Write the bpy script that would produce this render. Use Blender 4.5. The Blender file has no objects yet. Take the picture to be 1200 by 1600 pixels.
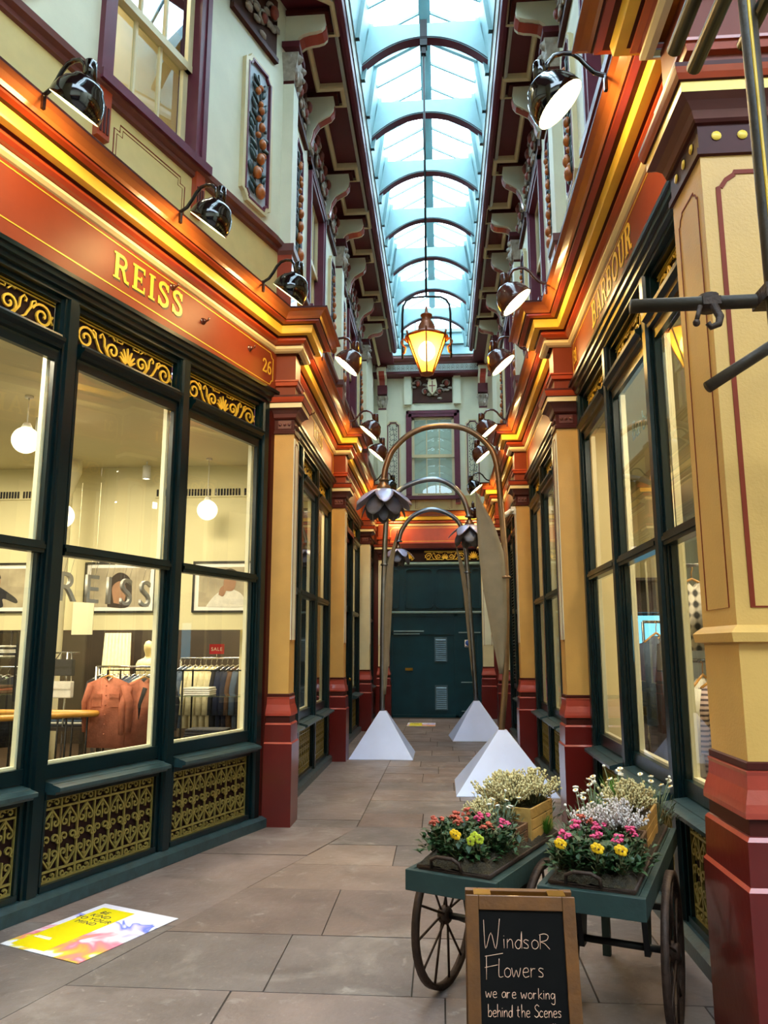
import bpy, bmesh, math, random
from mathutils import Matrix, Vector
PI = math.pi
random.seed(7)
SC = bpy.context.scene
COL = SC.collection

# ------------------------------------------------------------------ camera
cd = bpy.data.cameras.new('camera')
cam = bpy.data.objects.new('camera', cd); COL.objects.link(cam)
PITCH, YAW = math.atan(213 / 1200), math.atan(90 * math.cos(math.atan(213 / 1200)) / 1200)
fw = Vector((-math.sin(YAW) * math.cos(PITCH), math.cos(YAW) * math.cos(PITCH), math.sin(PITCH)))
rt = Vector((math.cos(YAW), math.sin(YAW), 0)); up = rt.cross(fw)
cam.matrix_world = Matrix(((rt.x, up.x, -fw.x, 0), (rt.y, up.y, -fw.y, 0), (rt.z, up.z, -fw.z, 1.6), (0, 0, 0, 1)))
cd.sensor_fit = 'VERTICAL'; cd.sensor_height = 36; cd.lens = 27; cd.clip_start = .05
SC.camera = cam

# ------------------------------------------------------------------ daylight and exposure
SKY_STRENGTH = 8.5
w = bpy.data.worlds.new('sky'); SC.world = w; w.use_nodes = True
bg = w.node_tree.nodes['Background']
bg.inputs[0].default_value = (.63, .83, 1.0, 1); bg.inputs[1].default_value = SKY_STRENGTH
vs = SC.view_settings
vs.view_transform = 'Standard'; vs.look = 'None'; vs.gamma = 1; vs.exposure = 0.6; vs.use_curve_mapping = False
LAMP_POWER = 55.0          # radiance of the lit discs in the gooseneck lamps
SHOP_POWER = 72.0          # watts of each ceiling light inside the shops
# ceiling lights of the shops, and an added fill light over the canted front
def area(x, y, z, sx, sy, p, col=(1, .87, .62)):
    l = bpy.data.lights.new('ceiling_or_fill_light', 'AREA'); l.shape = 'RECTANGLE'; l.size = sx; l.size_y = sy; l.energy = p; l.color = col
    o = bpy.data.objects.new('ceiling_or_fill_light', l); COL.objects.link(o); o.location = (x, y, z); return o
for x, y in ((-3.6, 4.6), (-5.8, 4.6), (-3.2, 7.6), (-5.4, 7.8)): area(x, y, 3.9, 1.2, .5, SHOP_POWER)
for x in (-3.0, -4.6, -6.2): area(x, 11.2, 3.15, 1.0, .5, SHOP_POWER * .9)
for y in (10.6, 13.4, 16.5): area(-2.15, y, 3.95, .4, 1.2, SHOP_POWER * .35)
for x, y, k in ((2.1, 4.6, .7), (3.8, 5.2, 1), (1.95, 7.0, .25), (3.6, 9, .8), (2.0, 9.4, .2), (2.0, 12.6, .22), (2.0, 16, .22)): area(x, y, 3.9, .5, 1.0, SHOP_POWER * k)

area(-2.94, 5.73, 8.3, .8, .4, 40)  # added fill light, no known lamp: warms the canted upper window

# ------------------------------------------------------------------ materials
def lin(h):
    h = h.lstrip('#'); o = []
    for i in (0, 2, 4):
        c = int(h[i:i + 2], 16) / 255
        o.append(c / 12.92 if c <= .04045 else ((c + .055) / 1.055) ** 2.4)
    return o
def mat(name, hexc, rough=.4, metal=0, var=.10, scale=7, bump=.0, bscale=60, coat=0, spec=.5):
    m = bpy.data.materials.new(name); m.use_nodes = True
    nt = m.node_tree; b = nt.nodes['Principled BSDF']; c = lin(hexc)
    b.inputs['Roughness'].default_value = rough; b.inputs['Metallic'].default_value = metal
    b.inputs['Coat Weight'].default_value = coat; b.inputs['Specular IOR Level'].default_value = spec
    tc = nt.nodes.new('ShaderNodeTexCoord')
    if var:
        n = nt.nodes.new('ShaderNodeTexNoise'); n.inputs['Scale'].default_value = scale; n.inputs['Detail'].default_value = 5
        r = nt.nodes.new('ShaderNodeValToRGB')
        r.color_ramp.elements[0].position = .3; r.color_ramp.elements[1].position = .7
        r.color_ramp.elements[0].color = [max(0, x * (1 - var)) for x in c] + [1]
        r.color_ramp.elements[1].color = [min(1, x * (1 + var)) for x in c] + [1]
        nt.links.new(tc.outputs['Object'], n.inputs['Vector']); nt.links.new(n.outputs['Fac'], r.inputs['Fac'])
        nt.links.new(r.outputs['Color'], b.inputs['Base Color'])
    else:
        b.inputs['Base Color'].default_value = c + [1]
    if bump:
        n2 = nt.nodes.new('ShaderNodeTexNoise'); n2.inputs['Scale'].default_value = bscale; n2.inputs['Detail'].default_value = 4
        bp = nt.nodes.new('ShaderNodeBump'); bp.inputs['Strength'].default_value = bump; bp.inputs['Distance'].default_value = .02
        nt.links.new(tc.outputs['Object'], n2.inputs['Vector']); nt.links.new(n2.outputs['Fac'], bp.inputs['Height'])
        nt.links.new(bp.outputs['Normal'], b.inputs['Normal'])
    return m
def emit(name, col, s):
    m = bpy.data.materials.new(name); m.use_nodes = True; nt = m.node_tree
    nt.nodes.remove(nt.nodes['Principled BSDF'])
    e = nt.nodes.new('ShaderNodeEmission'); e.inputs[0].default_value = list(col) + [1]; e.inputs[1].default_value = s
    nt.links.new(e.outputs[0], nt.nodes['Material Output'].inputs[0]); return m
def glass(name, tint=(1, 1, 1), base=.07, power=4.0, rough=.0):
    m = bpy.data.materials.new(name); m.use_nodes = True; nt = m.node_tree
    nt.nodes.remove(nt.nodes['Principled BSDF'])
    lw = nt.nodes.new('ShaderNodeLayerWeight'); lw.inputs[0].default_value = .5
    p = nt.nodes.new('ShaderNodeMath'); p.operation = 'POWER'; p.inputs[1].default_value = power
    a = nt.nodes.new('ShaderNodeMath'); a.operation = 'MULTIPLY_ADD'; a.inputs[1].default_value = 1 - base; a.inputs[2].default_value = base
    t = nt.nodes.new('ShaderNodeBsdfTransparent'); t.inputs[0].default_value = list(tint) + [1]
    g = nt.nodes.new('ShaderNodeBsdfGlossy'); g.inputs['Roughness'].default_value = rough
    mx = nt.nodes.new('ShaderNodeMixShader'); L = nt.links.new
    L(lw.outputs['Facing'], p.inputs[0]); L(p.outputs[0], a.inputs[0]); L(a.outputs[0], mx.inputs[0])
    L(t.outputs[0], mx.inputs[1]); L(g.outputs[0], mx.inputs[2]); L(mx.outputs[0], nt.nodes['Material Output'].inputs[0])
    return m
M = dict(
    oxblood=mat('oxblood_gloss_paint', '5c0f0b', .3, var=.12, scale=4, bump=.05, bscale=25, coat=.2),
    salmon=mat('salmon_red_paint', 'a23a28', .32, var=.10, scale=6, bump=.05, bscale=30, coat=.3),
    brown=mat('dark_brown_paint', '43150e', .45, var=.15, spec=.2),
    shaft=mat('yellow_ochre_paint', 'cb9a4e', .45, var=.06, scale=5, bump=.08, bscale=90),
    cream=mat('cream_paint', 'd9c99c', .4, var=.06, scale=4, bump=.04, bscale=60),
    pale=mat('pale_stone_paint', 'dedabf', .5, var=.06, scale=3, bump=.05, bscale=50),
    fascia=mat('brick_red_sign_paint', '74301b', .45, var=.1, scale=3, bump=.03, bscale=15, spec=.25),
    cornyel=mat('yellow_cornice_paint', 'f0c648', .35, var=.08, scale=5, bump=.04),
    corntop=mat('salmon_cornice_paint', 'b0622f', .3, var=.10, scale=4, bump=.06, bscale=20, coat=.3),
    redline=mat('red_moulding_paint', 'a03c1c', .3, var=.1, coat=.3),
    green=mat('dark_green_gloss_paint', '01171b', .28, var=.2, scale=3, bump=.04, bscale=25, spec=.35),
    sillg=mat('worn_green_sill_paint', '21393d', .4, var=.35, scale=14, bump=.08, bscale=40, coat=.2),
    doorg=mat('teal_door_paint', '04323e', .4, var=.15, scale=3, bump=.03, bscale=20, spec=.3),
    gold=mat('gold_paint', 'd8b23c', .4, metal=.25, var=.12),
    dullgold=mat('old_gold_paint', '83743a', .45, metal=.2, var=.2, scale=20),
    backing=mat('dark_maroon_backing', '1d0b09', .7, var=.2, spec=.15),
    maroon=mat('maroon_soffit_paint', '5c1c26', .5, var=.08),
    purple=mat('plum_window_paint', '672d3e', .36, var=.1, spec=.3),
    plumbrown=mat('plum_brown_paint', '6b3a33', .38, var=.1),
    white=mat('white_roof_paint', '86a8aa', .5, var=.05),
    grey=mat('grey_moulding_paint', 'b9bdb4', .45, var=.06),
    black=mat('black_gloss_enamel', '120a0a', .12, var=.1, coat=.6),
    browngloss=mat('brown_gloss_enamel', '4f261d', .2, var=.1, coat=.5),
    blackiron=mat('black_iron', '151414', .45, metal=.4, var=.2),
    steel=mat('brushed_steel', '8c8f96', .33, metal=1, var=.12, scale=12),
    bronze=mat('brown_bronze_steel', '8d7258', .34, metal=.85, var=.15, scale=9),
    leafmetal=mat('olive_bronze_sheet', '7f745f', .5, metal=.25, var=.12, scale=6),
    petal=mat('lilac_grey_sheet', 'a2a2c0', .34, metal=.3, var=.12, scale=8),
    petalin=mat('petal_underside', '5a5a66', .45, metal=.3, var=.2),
    pyramid=mat('white_pyramid_paint', 'c6d4fa', .3, var=.05, scale=3, coat=.3),
    cart=mat('green_cart_paint', '1a2f2a', .6, var=.22, scale=9, bump=.1, bscale=30),
    rust=mat('rusty_iron', '3c2a20', .6, metal=.5, var=.35, scale=25, bump=.2, bscale=80),
    wood=mat('pine_crate_wood', 'a9803f', .6, var=.25, scale=12, bump=.15, bscale=50),
    darkwood=mat('weathered_crate_wood', '5c3a1e', .65, var=.3, scale=14, bump=.2, bscale=50),
    boardwood=mat('varnished_oak', '5f3401', .5, var=.25, scale=16, bump=.1, bscale=60, coat=.2),
    slate=mat('black_chalkboard', '0d0a08', .8, var=.3, scale=5, spec=.1),
    chalk=mat('pink_chalk', 'e8b596', .9, var=.1, scale=60),
    moss=mat('brown_moss', '2c210a', .95, var=.5, scale=40, bump=.8, bscale=120),
    leaf=mat('dark_green_leaf', '22401c', .5, var=.35, scale=30),
    sage=mat('silver_sage_leaf', '6f7d62', .7, var=.25, scale=40),
    grass=mat('fresh_grass', '4b7a22', .6, var=.25, scale=40),
    heather=mat('cream_heather_bud', 'cdbf8c', .8, var=.25, scale=60),
    heatherw=mat('white_heather_bud', 'd5c9c4', .8, var=.2, scale=60),
    stem=mat('brown_green_stem', '4d4a24', .7, var=.2),
    pink=mat('pink_petal', 'd0406e', .6, var=.3, scale=50),
    coral=mat('coral_petal', 'b04a34', .6, var=.3, scale=50),
    yellow=mat('yellow_petal', 'f0b80c', .55, var=.15, scale=50),
    lime=mat('lime_petal', 'b7bf2c', .6, var=.15, scale=50),
    daisy=mat('white_petal', 'e8e4da', .6, var=.05),
    shopwall=mat('shop_cream_wall', 'd8cfa4', .6, var=.03, scale=2),
    shopceil=mat('shop_ceiling', 'd2c9a4', .7, var=.03, scale=2),
    shopfloor=mat('shop_dark_floor', '3b2e22', .4, var=.2),
    shopdark=mat('shop_dark_joinery', '2c2119', .5, var=.3, scale=3),
    inner=mat('cream_window_lining', 'e2dab6', .45, var=.04),
    glass=glass('shop_window_glass', (.97, .98, .95), .075),
    upglass=glass('upper_window_glass', (.8, .86, .84), .22, 3.0),
    skyglass=glass('rooflight_glass', (.93, .97, .97), .03, 5),
    shelfglass=glass('glass_shelf', (.75, .85, .8), .12),
    amber=None, lit=emit('lit_lamp_disc', (1, .66, .26), LAMP_POWER), globe=emit('lit_opal_globe', (1, .86, .52), 2.6),
    bulb=emit('lit_lantern_bulb', (1, .68, .2), 60), spotlit=emit('lit_spot', (1, .9, .7), 12),
    screen=emit('lit_blue_screen', (.25, .75, 1), 1.3),
    litteal=mat('teal_edge_highlight', '7d9a9e', .4, var=.15), paleb=mat('pale_blue_panel', 'b7c4cd', .5, var=.08), greenleaf=mat('carved_dark_leaf', '1d3330', .45, var=.3, scale=30),  # the teal edge tone paints highlights onto the end door rails and strips
    fruit=mat('carved_orange_fruit', 'b5652a', .4, var=.3, scale=20), carv=mat('carved_foliage_stone', '9d9080', .55, var=.3, scale=20),
    carvred=mat('carved_red_fruit', '84392a', .5, var=.3, scale=20), friezeb=mat('frieze_brown_ground', '47281b', .6, var=.2, spec=.2),
    sale=mat('red_sale_card', 'b5122a', .5, var=.03), whitecard=mat('white_card', 'efece4', .5, var=.02),
    frame=mat('black_picture_frame', '17130f', .4, var=.1), sepia=mat('sepia_photo_ground', 'a69a80', .5, var=.35, scale=3),
    skin=mat('skin_in_photo', '9c7458', .6, var=.15), hair=mat('dark_hair_in_photo', '2a201a', .7, var=.2),
    charcoal=mat('charcoal_cloth', '26262c', .85, var=.2, scale=20, bump=.2), navy=mat('navy_cloth', '1c2440', .85, var=.2, scale=20, bump=.2),
    terracotta=mat('terracotta_cloth', 'b0674c', .85, var=.15, scale=20, bump=.2), ivory=mat('ivory_cloth', 'd8cfa8', .85, var=.1, scale=20, bump=.2),
    whitecl=mat('white_cloth', 'dcd8cc', .85, var=.08, scale=20, bump=.2), bluecl=mat('slate_blue_cloth', '4a5a70', .85, var=.15, scale=20, bump=.2),
    browncl=mat('brown_cloth', '5a4030', .85, var=.2, scale=20, bump=.2), mint=mat('mint_cloth', '9db8a0', .85, var=.1, scale=20, bump=.2),
    mannq=mat('mannequin_cream', 'c9b98c', .5, var=.05), honey=mat('honey_wood', 'c18a35', .35, var=.15, scale=20, coat=.3),
    chrome=mat('chrome_rail', 'b8b8b8', .2, metal=1, var=.05),
    plastic=mat('white_plastic', 'd8d8d4', .4, var=.03), blue=mat('blue_notice', '2a56b0', .45, var=.05),
    pole=mat('scaffold_tube', '33240f', .5, metal=.2, var=.35, scale=10, bump=.1), darkpole=mat('dark_green_tube', '16231c', .4, metal=.3, var=.2),
    stripe=mat('yellow_tape', 'd6a818', .45, var=.1), lampmetal=mat('lantern_copper_paint', '8a4a22', .4, metal=.3, var=.15),
    grille=mat('door_vent_grey', '4a6470', .4, metal=.3, var=.1), letterm=mat('brushed_letter_metal', 'b5b0a6', .4, metal=.4, var=.1),
    line=mat('brown_painted_line', '7a2a10', .5, var=.1, spec=.2), lineblue=mat('faint_line', '7e7466', .5, var=.1),
    shadowl=mat('letter_shade_paint', '3a2a20', .5, var=.1), decal=mat('green_window_decal', '2e5648', .5, var=.1),
    apron=mat('yellow_apron_paint', 'd0b877', .45, var=.06), blind=mat('pale_green_blind', 'b4c4b0', .7, var=.05), brass=mat('brass', 'a07a30', .3, metal=.9, var=.1),
)
def amber_glass():
    m = bpy.data.materials.new('amber_lantern_glass'); m.use_nodes = True; nt = m.node_tree
    nt.nodes.remove(nt.nodes['Principled BSDF'])
    a = nt.nodes.new('ShaderNodeBsdfTranslucent'); a.inputs[0].default_value = (1, .72, .12, 1)
    b = nt.nodes.new('ShaderNodeBsdfTransparent'); b.inputs[0].default_value = (1, .8, .3, 1)
    x = nt.nodes.new('ShaderNodeMixShader'); x.inputs[0].default_value = .35
    nt.links.new(a.outputs[0], x.inputs[1]); nt.links.new(b.outputs[0], x.inputs[2]); nt.links.new(x.outputs[0], nt.nodes['Material Output'].inputs[0])
    return m
M['amber'] = amber_glass()

# ------------------------------------------------------------------ mesh builder
class MB:
    def __init__(s): s.v = []; s.f = []; s.m = []; s.sm = []; s.c = []
    def add(s, vs, fs, mi=0, smooth=False):
        o = len(s.v); s.v += [tuple(v) for v in vs]
        for f in fs: s.f.append([o + i for i in f]); s.m.append(mi); s.sm.append(smooth)
        return s
    def box(s, x0, x1, y0, y1, z0, z1, mi=0):
        return s.add([(x0, y0, z0), (x1, y0, z0), (x1, y1, z0), (x0, y1, z0), (x0, y0, z1), (x1, y0, z1), (x1, y1, z1), (x0, y1, z1)],
                     [(0, 3, 2, 1), (4, 5, 6, 7), (0, 1, 5, 4), (1, 2, 6, 5), (2, 3, 7, 6), (3, 0, 4, 7)], mi)
    def frus(s, b0, b1, z0, z1, mi=0):   # two rectangles (x0,x1,y0,y1) joined
        a, b = b0, b1
        return s.add([(a[0], a[2], z0), (a[1], a[2], z0), (a[1], a[3], z0), (a[0], a[3], z0), (b[0], b[2], z1), (b[1], b[2], z1), (b[1], b[3], z1), (b[0], b[3], z1)],
                     [(0, 3, 2, 1), (4, 5, 6, 7), (0, 1, 5, 4), (1, 2, 6, 5), (2, 3, 7, 6), (3, 0, 4, 7)], mi)
    def obox(s, c, ax, ay, az, mi=0):    # centre and three half axes
        c = Vector(c); ax, ay, az = Vector(ax), Vector(ay), Vector(az)
        vs = [c + ax * i + ay * j + az * k for k in (-1, 1) for j in (-1, 1) for i in (-1, 1)]
        return s.add(vs, [(0, 2, 3, 1), (4, 5, 7, 6), (0, 1, 5, 4), (1, 3, 7, 5), (3, 2, 6, 7), (2, 0, 4, 6)], mi)
    def tube(s, pts, r, n=8, mi=0, closed=False, flat=1.0):
        P = [Vector(p) for p in pts]; k = len(P); R = r if isinstance(r, (list, tuple)) else [r] * k
        vs = []; prev = None
        for i in range(k):
            a = P[(i - 1) % k] if (closed or i) else P[0]; b = P[(i + 1) % k] if (closed or i < k - 1) else P[-1]
            t = (b - a); t = t.normalized() if t.length > 1e-9 else Vector((0, 0, 1))
            if prev is None:
                h = Vector((0, 0, 1)) if abs(t.z) < .9 else Vector((1, 0, 0)); u = t.cross(h).normalized()
            else:
                u = prev - t * prev.dot(t); u = u.normalized() if u.length > 1e-6 else t.orthogonal().normalized()
            prev = u; v = t.cross(u)
            for j in range(n):
                g = 2 * PI * j / n; vs.append(P[i] + u * (R[i] * math.cos(g)) + v * (R[i] * flat * math.sin(g)))
        fs = []
        for i in range(k if closed else k - 1):
            for j in range(n):
                fs.append((i * n + j, i * n + (j + 1) % n, ((i + 1) % k) * n + (j + 1) % n, ((i + 1) % k) * n + j))
        if not closed: fs += [tuple(range(n))[::-1], tuple(range((k - 1) * n, k * n))]
        return s.add(vs, fs, mi, True)
    def lathe(s, prof, n=20, mi=0, T=None, a0=0, a1=2 * PI, smooth=True):
        T = T or Matrix(); full = abs(a1 - a0 - 2 * PI) < 1e-6; k = n if full else n + 1; vs = []
        for r, z in prof:
            for j in range(k):
                g = a0 + (a1 - a0) * j / n; vs.append(T @ Vector((r * math.cos(g), r * math.sin(g), z)))
        fs = []
        for i in range(len(prof) - 1):
            for j in range(n):
                j2 = (j + 1) % k; fs.append((i * k + j, i * k + j2, (i + 1) * k + j2, (i + 1) * k + j))
        return s.add(vs, fs, mi, smooth)
    def ball(s, c, r, n=10, mi=0, sx=1, sy=1, sz=1):
        m = max(5, n // 2 + 1); prof = [(math.sin(PI * i / m) * r, -math.cos(PI * i / m) * r) for i in range(m + 1)]
        return s.lathe(prof, n, mi, Matrix.Translation(c) @ Matrix.Diagonal((sx, sy, sz, 1)))
    def prism(s, poly, fn, d0, d1, mi=0):   # fn(u, v, d) -> xyz
        k = len(poly); vs = [fn(u, v, d0) for u, v in poly] + [fn(u, v, d1) for u, v in poly]
        return s.add(vs, [tuple(range(k))[::-1], tuple(range(k, 2 * k))] + [(i, (i + 1) % k, k + (i + 1) % k, k + i) for i in range(k)], mi)
    def ribbon(s, pts, wd, fn, d0, d1, mi=0, closed=False):
        k = len(pts); A = []; B = []; W = wd if isinstance(wd, (list, tuple)) else [wd] * k
        for i in range(k):
            a = pts[(i - 1) % k] if (closed or i) else pts[0]; b = pts[(i + 1) % k] if (closed or i < k - 1) else pts[-1]
            dx, dy = b[0] - a[0], b[1] - a[1]; l = math.hypot(dx, dy) or 1
            nx, ny = -dy / l * W[i] / 2, dx / l * W[i] / 2
            A.append((pts[i][0] + nx, pts[i][1] + ny)); B.append((pts[i][0] - nx, pts[i][1] - ny))
        vs = [fn(*p, d1) for p in A] + [fn(*p, d1) for p in B] + [fn(*p, d0) for p in A] + [fn(*p, d0) for p in B]; fs = []
        for i in range(k if closed else k - 1):
            j = (i + 1) % k
            fs += [(i, j, k + j, k + i), (i, 2 * k + i, 2 * k + j, j), (k + i, k + j, 3 * k + j, 3 * k + i)]
        if not closed: fs += [(0, k, 3 * k, 2 * k), (k - 1, 3 * k - 1, 4 * k - 1, 2 * k - 1)]
        return s.add(vs, fs, mi)
    def sweep(s, path, prof, mis, ends=True, z=0):   # profile (d,z) swept along a plan path; outward = left-hand normal of the direction
        P = [Vector(p[:2]) for p in path]; Zs = [p[2] if len(p) > 2 else 0 for p in path]; k = len(P); q = len(prof); vs = []
        for i in range(k):
            ns = []
            if i: d = (P[i] - P[i - 1]).normalized(); ns.append(Vector((-d.y, d.x)))
            if i < k - 1: d = (P[i + 1] - P[i]).normalized(); ns.append(Vector((-d.y, d.x)))
            mt = ns[0] if len(ns) == 1 else (ns[0] + ns[1]) / max(.2, 1 + ns[0].dot(ns[1]))
            for d, zz in prof: vs.append((P[i].x + mt.x * d, P[i].y + mt.y * d, zz + z + Zs[i]))
        o = len(s.v); s.v += vs
        for i in range(k - 1):
            for j in range(q - 1):
                s.f.append([o + i * q + j, o + (i + 1) * q + j, o + (i + 1) * q + j + 1, o + i * q + j + 1]); s.m.append(mis[j] if isinstance(mis, (list, tuple)) else mis); s.sm.append(False)
        if ends:
            for i in (0, k - 1): s.f.append([o + i * q + j for j in range(q)]); s.m.append(mis[0] if isinstance(mis, (list, tuple)) else mis); s.sm.append(False)
        return s
    def mesh(s, name, mats):
        me = bpy.data.meshes.new(name); me.from_pydata(s.v, [], s.f)
        for m in (mats if isinstance(mats, (list, tuple)) else [mats]): me.materials.append(M[m] if isinstance(m, str) else m)
        me.polygons.foreach_set('material_index', s.m); me.polygons.foreach_set('use_smooth', s.sm)
        bm = bmesh.new(); bm.from_mesh(me); bmesh.ops.recalc_face_normals(bm, faces=bm.faces); bm.to_mesh(me); bm.free()
        me.update(); return me
    def put(s, name, mats, parent=None, T=None, bevel=0):
        if not isinstance(mats, (list, tuple)): mats = [mats]
        return place(s.mesh(name, mats), name, parent, T, bevel)
def place(me, name, parent=None, T=None, bevel=0):
    o = bpy.data.objects.new(name, me); COL.objects.link(o); o.parent = parent
    if parent is not None: CH.setdefault(parent.name, []).append(o)
    if T is not None: o.matrix_local = T
    if bevel:
        b = o.modifiers.new('edge', 'BEVEL'); b.width = bevel; b.segments = 2; b.limit_method = 'ANGLE'; b.angle_limit = .7
    return o
def tag(o, label=None, cat=None, group=None, kind=None):
    for k, v in (('label', label), ('category', cat), ('group', group), ('kind', kind)):
        if v: o[k] = v
    return o
def thing(name, T, label, cat, group=None):
    o = bpy.data.objects.new(name, None); COL.objects.link(o); o.empty_display_size = .1; o.matrix_local = T
    return tag(o, label, cat, group)
def struct(name, T=None):
    o = bpy.data.objects.new(name, None); COL.objects.link(o); o.empty_display_size = .1
    if T is not None: o.matrix_local = T
    o['kind'] = 'structure'; return o
CH = {}
def kids(o): return CH.get(o.name, [])
def clone(o, T=None, parent=None, label=None, group=None):
    c = o.copy(); COL.objects.link(c)
    if parent is not None: c.parent = parent; CH.setdefault(parent.name, []).append(c)
    for ch in kids(o): clone(ch, None, c)
    if T is not None: c.matrix_local = T
    if label: c['label'] = label
    if group: c['group'] = group
    return c
def TR(x, y, z=0, rz=0): return Matrix.Translation((x, y, z)) @ Matrix.Rotation(rz, 4, 'Z')
def frame(ox, oy, dx, dy, z=0):   # local x = along the wall, local y = out of the wall, local z = up
    l = math.hypot(dx, dy); dx, dy = dx / l, dy / l
    return Matrix(((dx, -dy, 0, ox), (dy, dx, 0, oy), (0, 0, 1, z), (0, 0, 0, 1)))
def local(s, v, d): return (s, d, v)
_n = {}
def num(k): _n[k] = _n.get(k, 0) + 1; return f'{k}_{_n[k]}'
def text_mesh(body, size, ext=.004, spacing=1.0):
    c = bpy.data.curves.new('t', 'FONT'); c.body = body; c.size = size; c.extrude = ext; c.space_character = spacing; c.align_x = 'CENTER'
    o = bpy.data.objects.new('t', c); COL.objects.link(o)
    me = bpy.data.meshes.new_from_object(o.evaluated_get(bpy.context.evaluated_depsgraph_get()))
    bpy.data.objects.remove(o); bpy.data.curves.remove(c); me.materials.clear(); return me

# ================================================================== SETTING
XL, XR, YE = -1.63, 1.33, 18.6                  # wall lines and the end of the passage
RD = Vector((-.335, -.942)).normalized()        # direction of the canted shop front on the left
RO = Vector((-1.645, 7.29))
def rp(s, d=0): n = Vector((-RD.y, RD.x)); p = RO + RD * s + n * d; return (p.x, p.y)
T_REISS = frame(RO.x, RO.y, RD.x, RD.y)
T_L2 = frame(XL, 11.38, 0, -1); T_L3 = frame(XL, 15.48, 0, -1); T_L4 = frame(XL, YE, 0, -1)
T_R1 = frame(XR, 3.5, 0, 1); T_R2 = frame(XR, 7.6, 0, 1); T_R3 = frame(XR, 11.7, 0, 1); T_R4 = frame(XR, 15.8, 0, 1)
T_END = frame(XR, YE, -1, 0)

# ---- floor of stone slabs
def stone(name, hexc):
    m = mat(name, hexc, .5, var=.22, scale=2.2, bump=.4, bscale=11)
    nt = m.node_tree; b = nt.nodes['Principled BSDF']; n = nt.nodes.new('ShaderNodeTexNoise'); n.inputs['Scale'].default_value = 3.5; n.inputs['Detail'].default_value = 8
    mr = nt.nodes.new('ShaderNodeMapRange'); mr.inputs[3].default_value = .30; mr.inputs[4].default_value = .68
    # pale scuffs and dark damp stains with shapes of their own
    src = b.inputs['Base Color'].links[0].from_socket
    for sc, lo, hi, col, amt in ((1.6, .55, .72, (.34, .30, .27, 1), .55), (5.5, .60, .72, (.40, .36, .32, 1), .5), (2.4, .58, .75, (.060, .050, .045, 1), .6), (28, .62, .70, (.42, .38, .34, 1), .35)):
        q = nt.nodes.new('ShaderNodeTexNoise'); q.inputs['Scale'].default_value = sc; q.inputs['Detail'].default_value = 7; q.inputs['Roughness'].default_value = .65; q.inputs['Distortion'].default_value = .6
        mp = nt.nodes.new('ShaderNodeMapping'); mp.inputs['Location'].default_value = (sc * 3.1, sc, 2)
        nt.links.new(nt.nodes['Texture Coordinate'].outputs['Object'], mp.inputs['Vector']); nt.links.new(mp.outputs[0], q.inputs['Vector'])
        k = nt.nodes.new('ShaderNodeMapRange'); k.inputs[1].default_value = lo; k.inputs[2].default_value = hi; k.inputs[4].default_value = amt; nt.links.new(q.outputs['Fac'], k.inputs[0])
        x = nt.nodes.new('ShaderNodeMix'); x.data_type = 'RGBA'; x.inputs['B'].default_value = col; nt.links.new(k.outputs[0], x.inputs['Factor']); nt.links.new(src, x.inputs['A']); src = x.outputs['Result']
    nt.links.new(src, b.inputs['Base Color'])
    nt.links.new(nt.nodes['Texture Coordinate'].outputs['Object'], n.inputs['Vector']); nt.links.new(n.outputs['Fac'], mr.inputs[0]); nt.links.new(mr.outputs[0], b.inputs['Roughness'])
    return m
STONES = [stone(f'york_stone_{c}', c) for c in ('75645c', '6a5a54', '7d6c63', '6f625e', '665c59', '776761')] + [mat('dark_joint_sand', '40372f', .9)]
def kerbx(y):
    pts = [(-9, -5.95), (3.55, -1.95), (7.25, -.79), (11.5, -.76), (19, -.76)]
    for (a, xa), (b, xb) in zip(pts, pts[1:]):
        if y <= b: return xa + (xb - xa) * (y - a) / (b - a)
    return -.76
def wallx(y):
    if y >= 7.3: return -1.75
    return RO.x + (y - RO.y) * RD.x / RD.y - .15
fl = MB(); fl.box(-12, 10, -12, 18.8, -.12, -.008, 6)
rnd = random.Random(3)
def slab(q, mi):
    cx = sum(p[0] for p in q) / 4; cy = sum(p[1] for p in q) / 4; o = []
    for x, y in q:
        dx, dy = x - cx, y - cy; l = math.hypot(dx, dy); k = 1 - rnd.uniform(.004, .008) / l; o.append((cx + dx * k, cy + dy * k))
    z = rnd.uniform(-.003, .001)
    fl.add([(x, y, z) for x, y in o] + [(x, y, -.03) for x, y in o], [(0, 1, 2, 3), (0, 4, 5, 1), (1, 5, 6, 2), (2, 6, 7, 3), (3, 7, 4, 0)], mi)
ys = [-6, -5.2, -4.5, -3.6, -2.9, -2, -1.3, -.5, .3, 1, 1.8, 2.5, 3.15, 3.92, 4.66, 5.5, 6.1, 6.7, 7.35, 7.95, 8.6, 9.2, 9.75, 10.4, 11, 11.5, 12.1, 12.7, 13.2, 13.9, 14.5, 15, 15.6, 16.2, 16.9, 17.5, 18.3]
for y0, y1 in zip(ys, ys[1:]):
    xa, xb = kerbx(y0), kerbx(y1); x = [(xa, xb)]; cur = max(xa, xb) + rnd.uniform(.45, 1.0)
    while cur < 5.5: x.append((cur + rnd.uniform(-.02, .02),) * 2); cur += rnd.uniform(.6, 1.25)
    x.append((6, 6))
    for (a0, a1), (b0, b1) in zip(x, x[1:]): slab([(a0, y0), (b0, y0), (b1, y1), (a1, y1)], rnd.choice((0, 1, 2, 3, 4, 5)))
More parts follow.
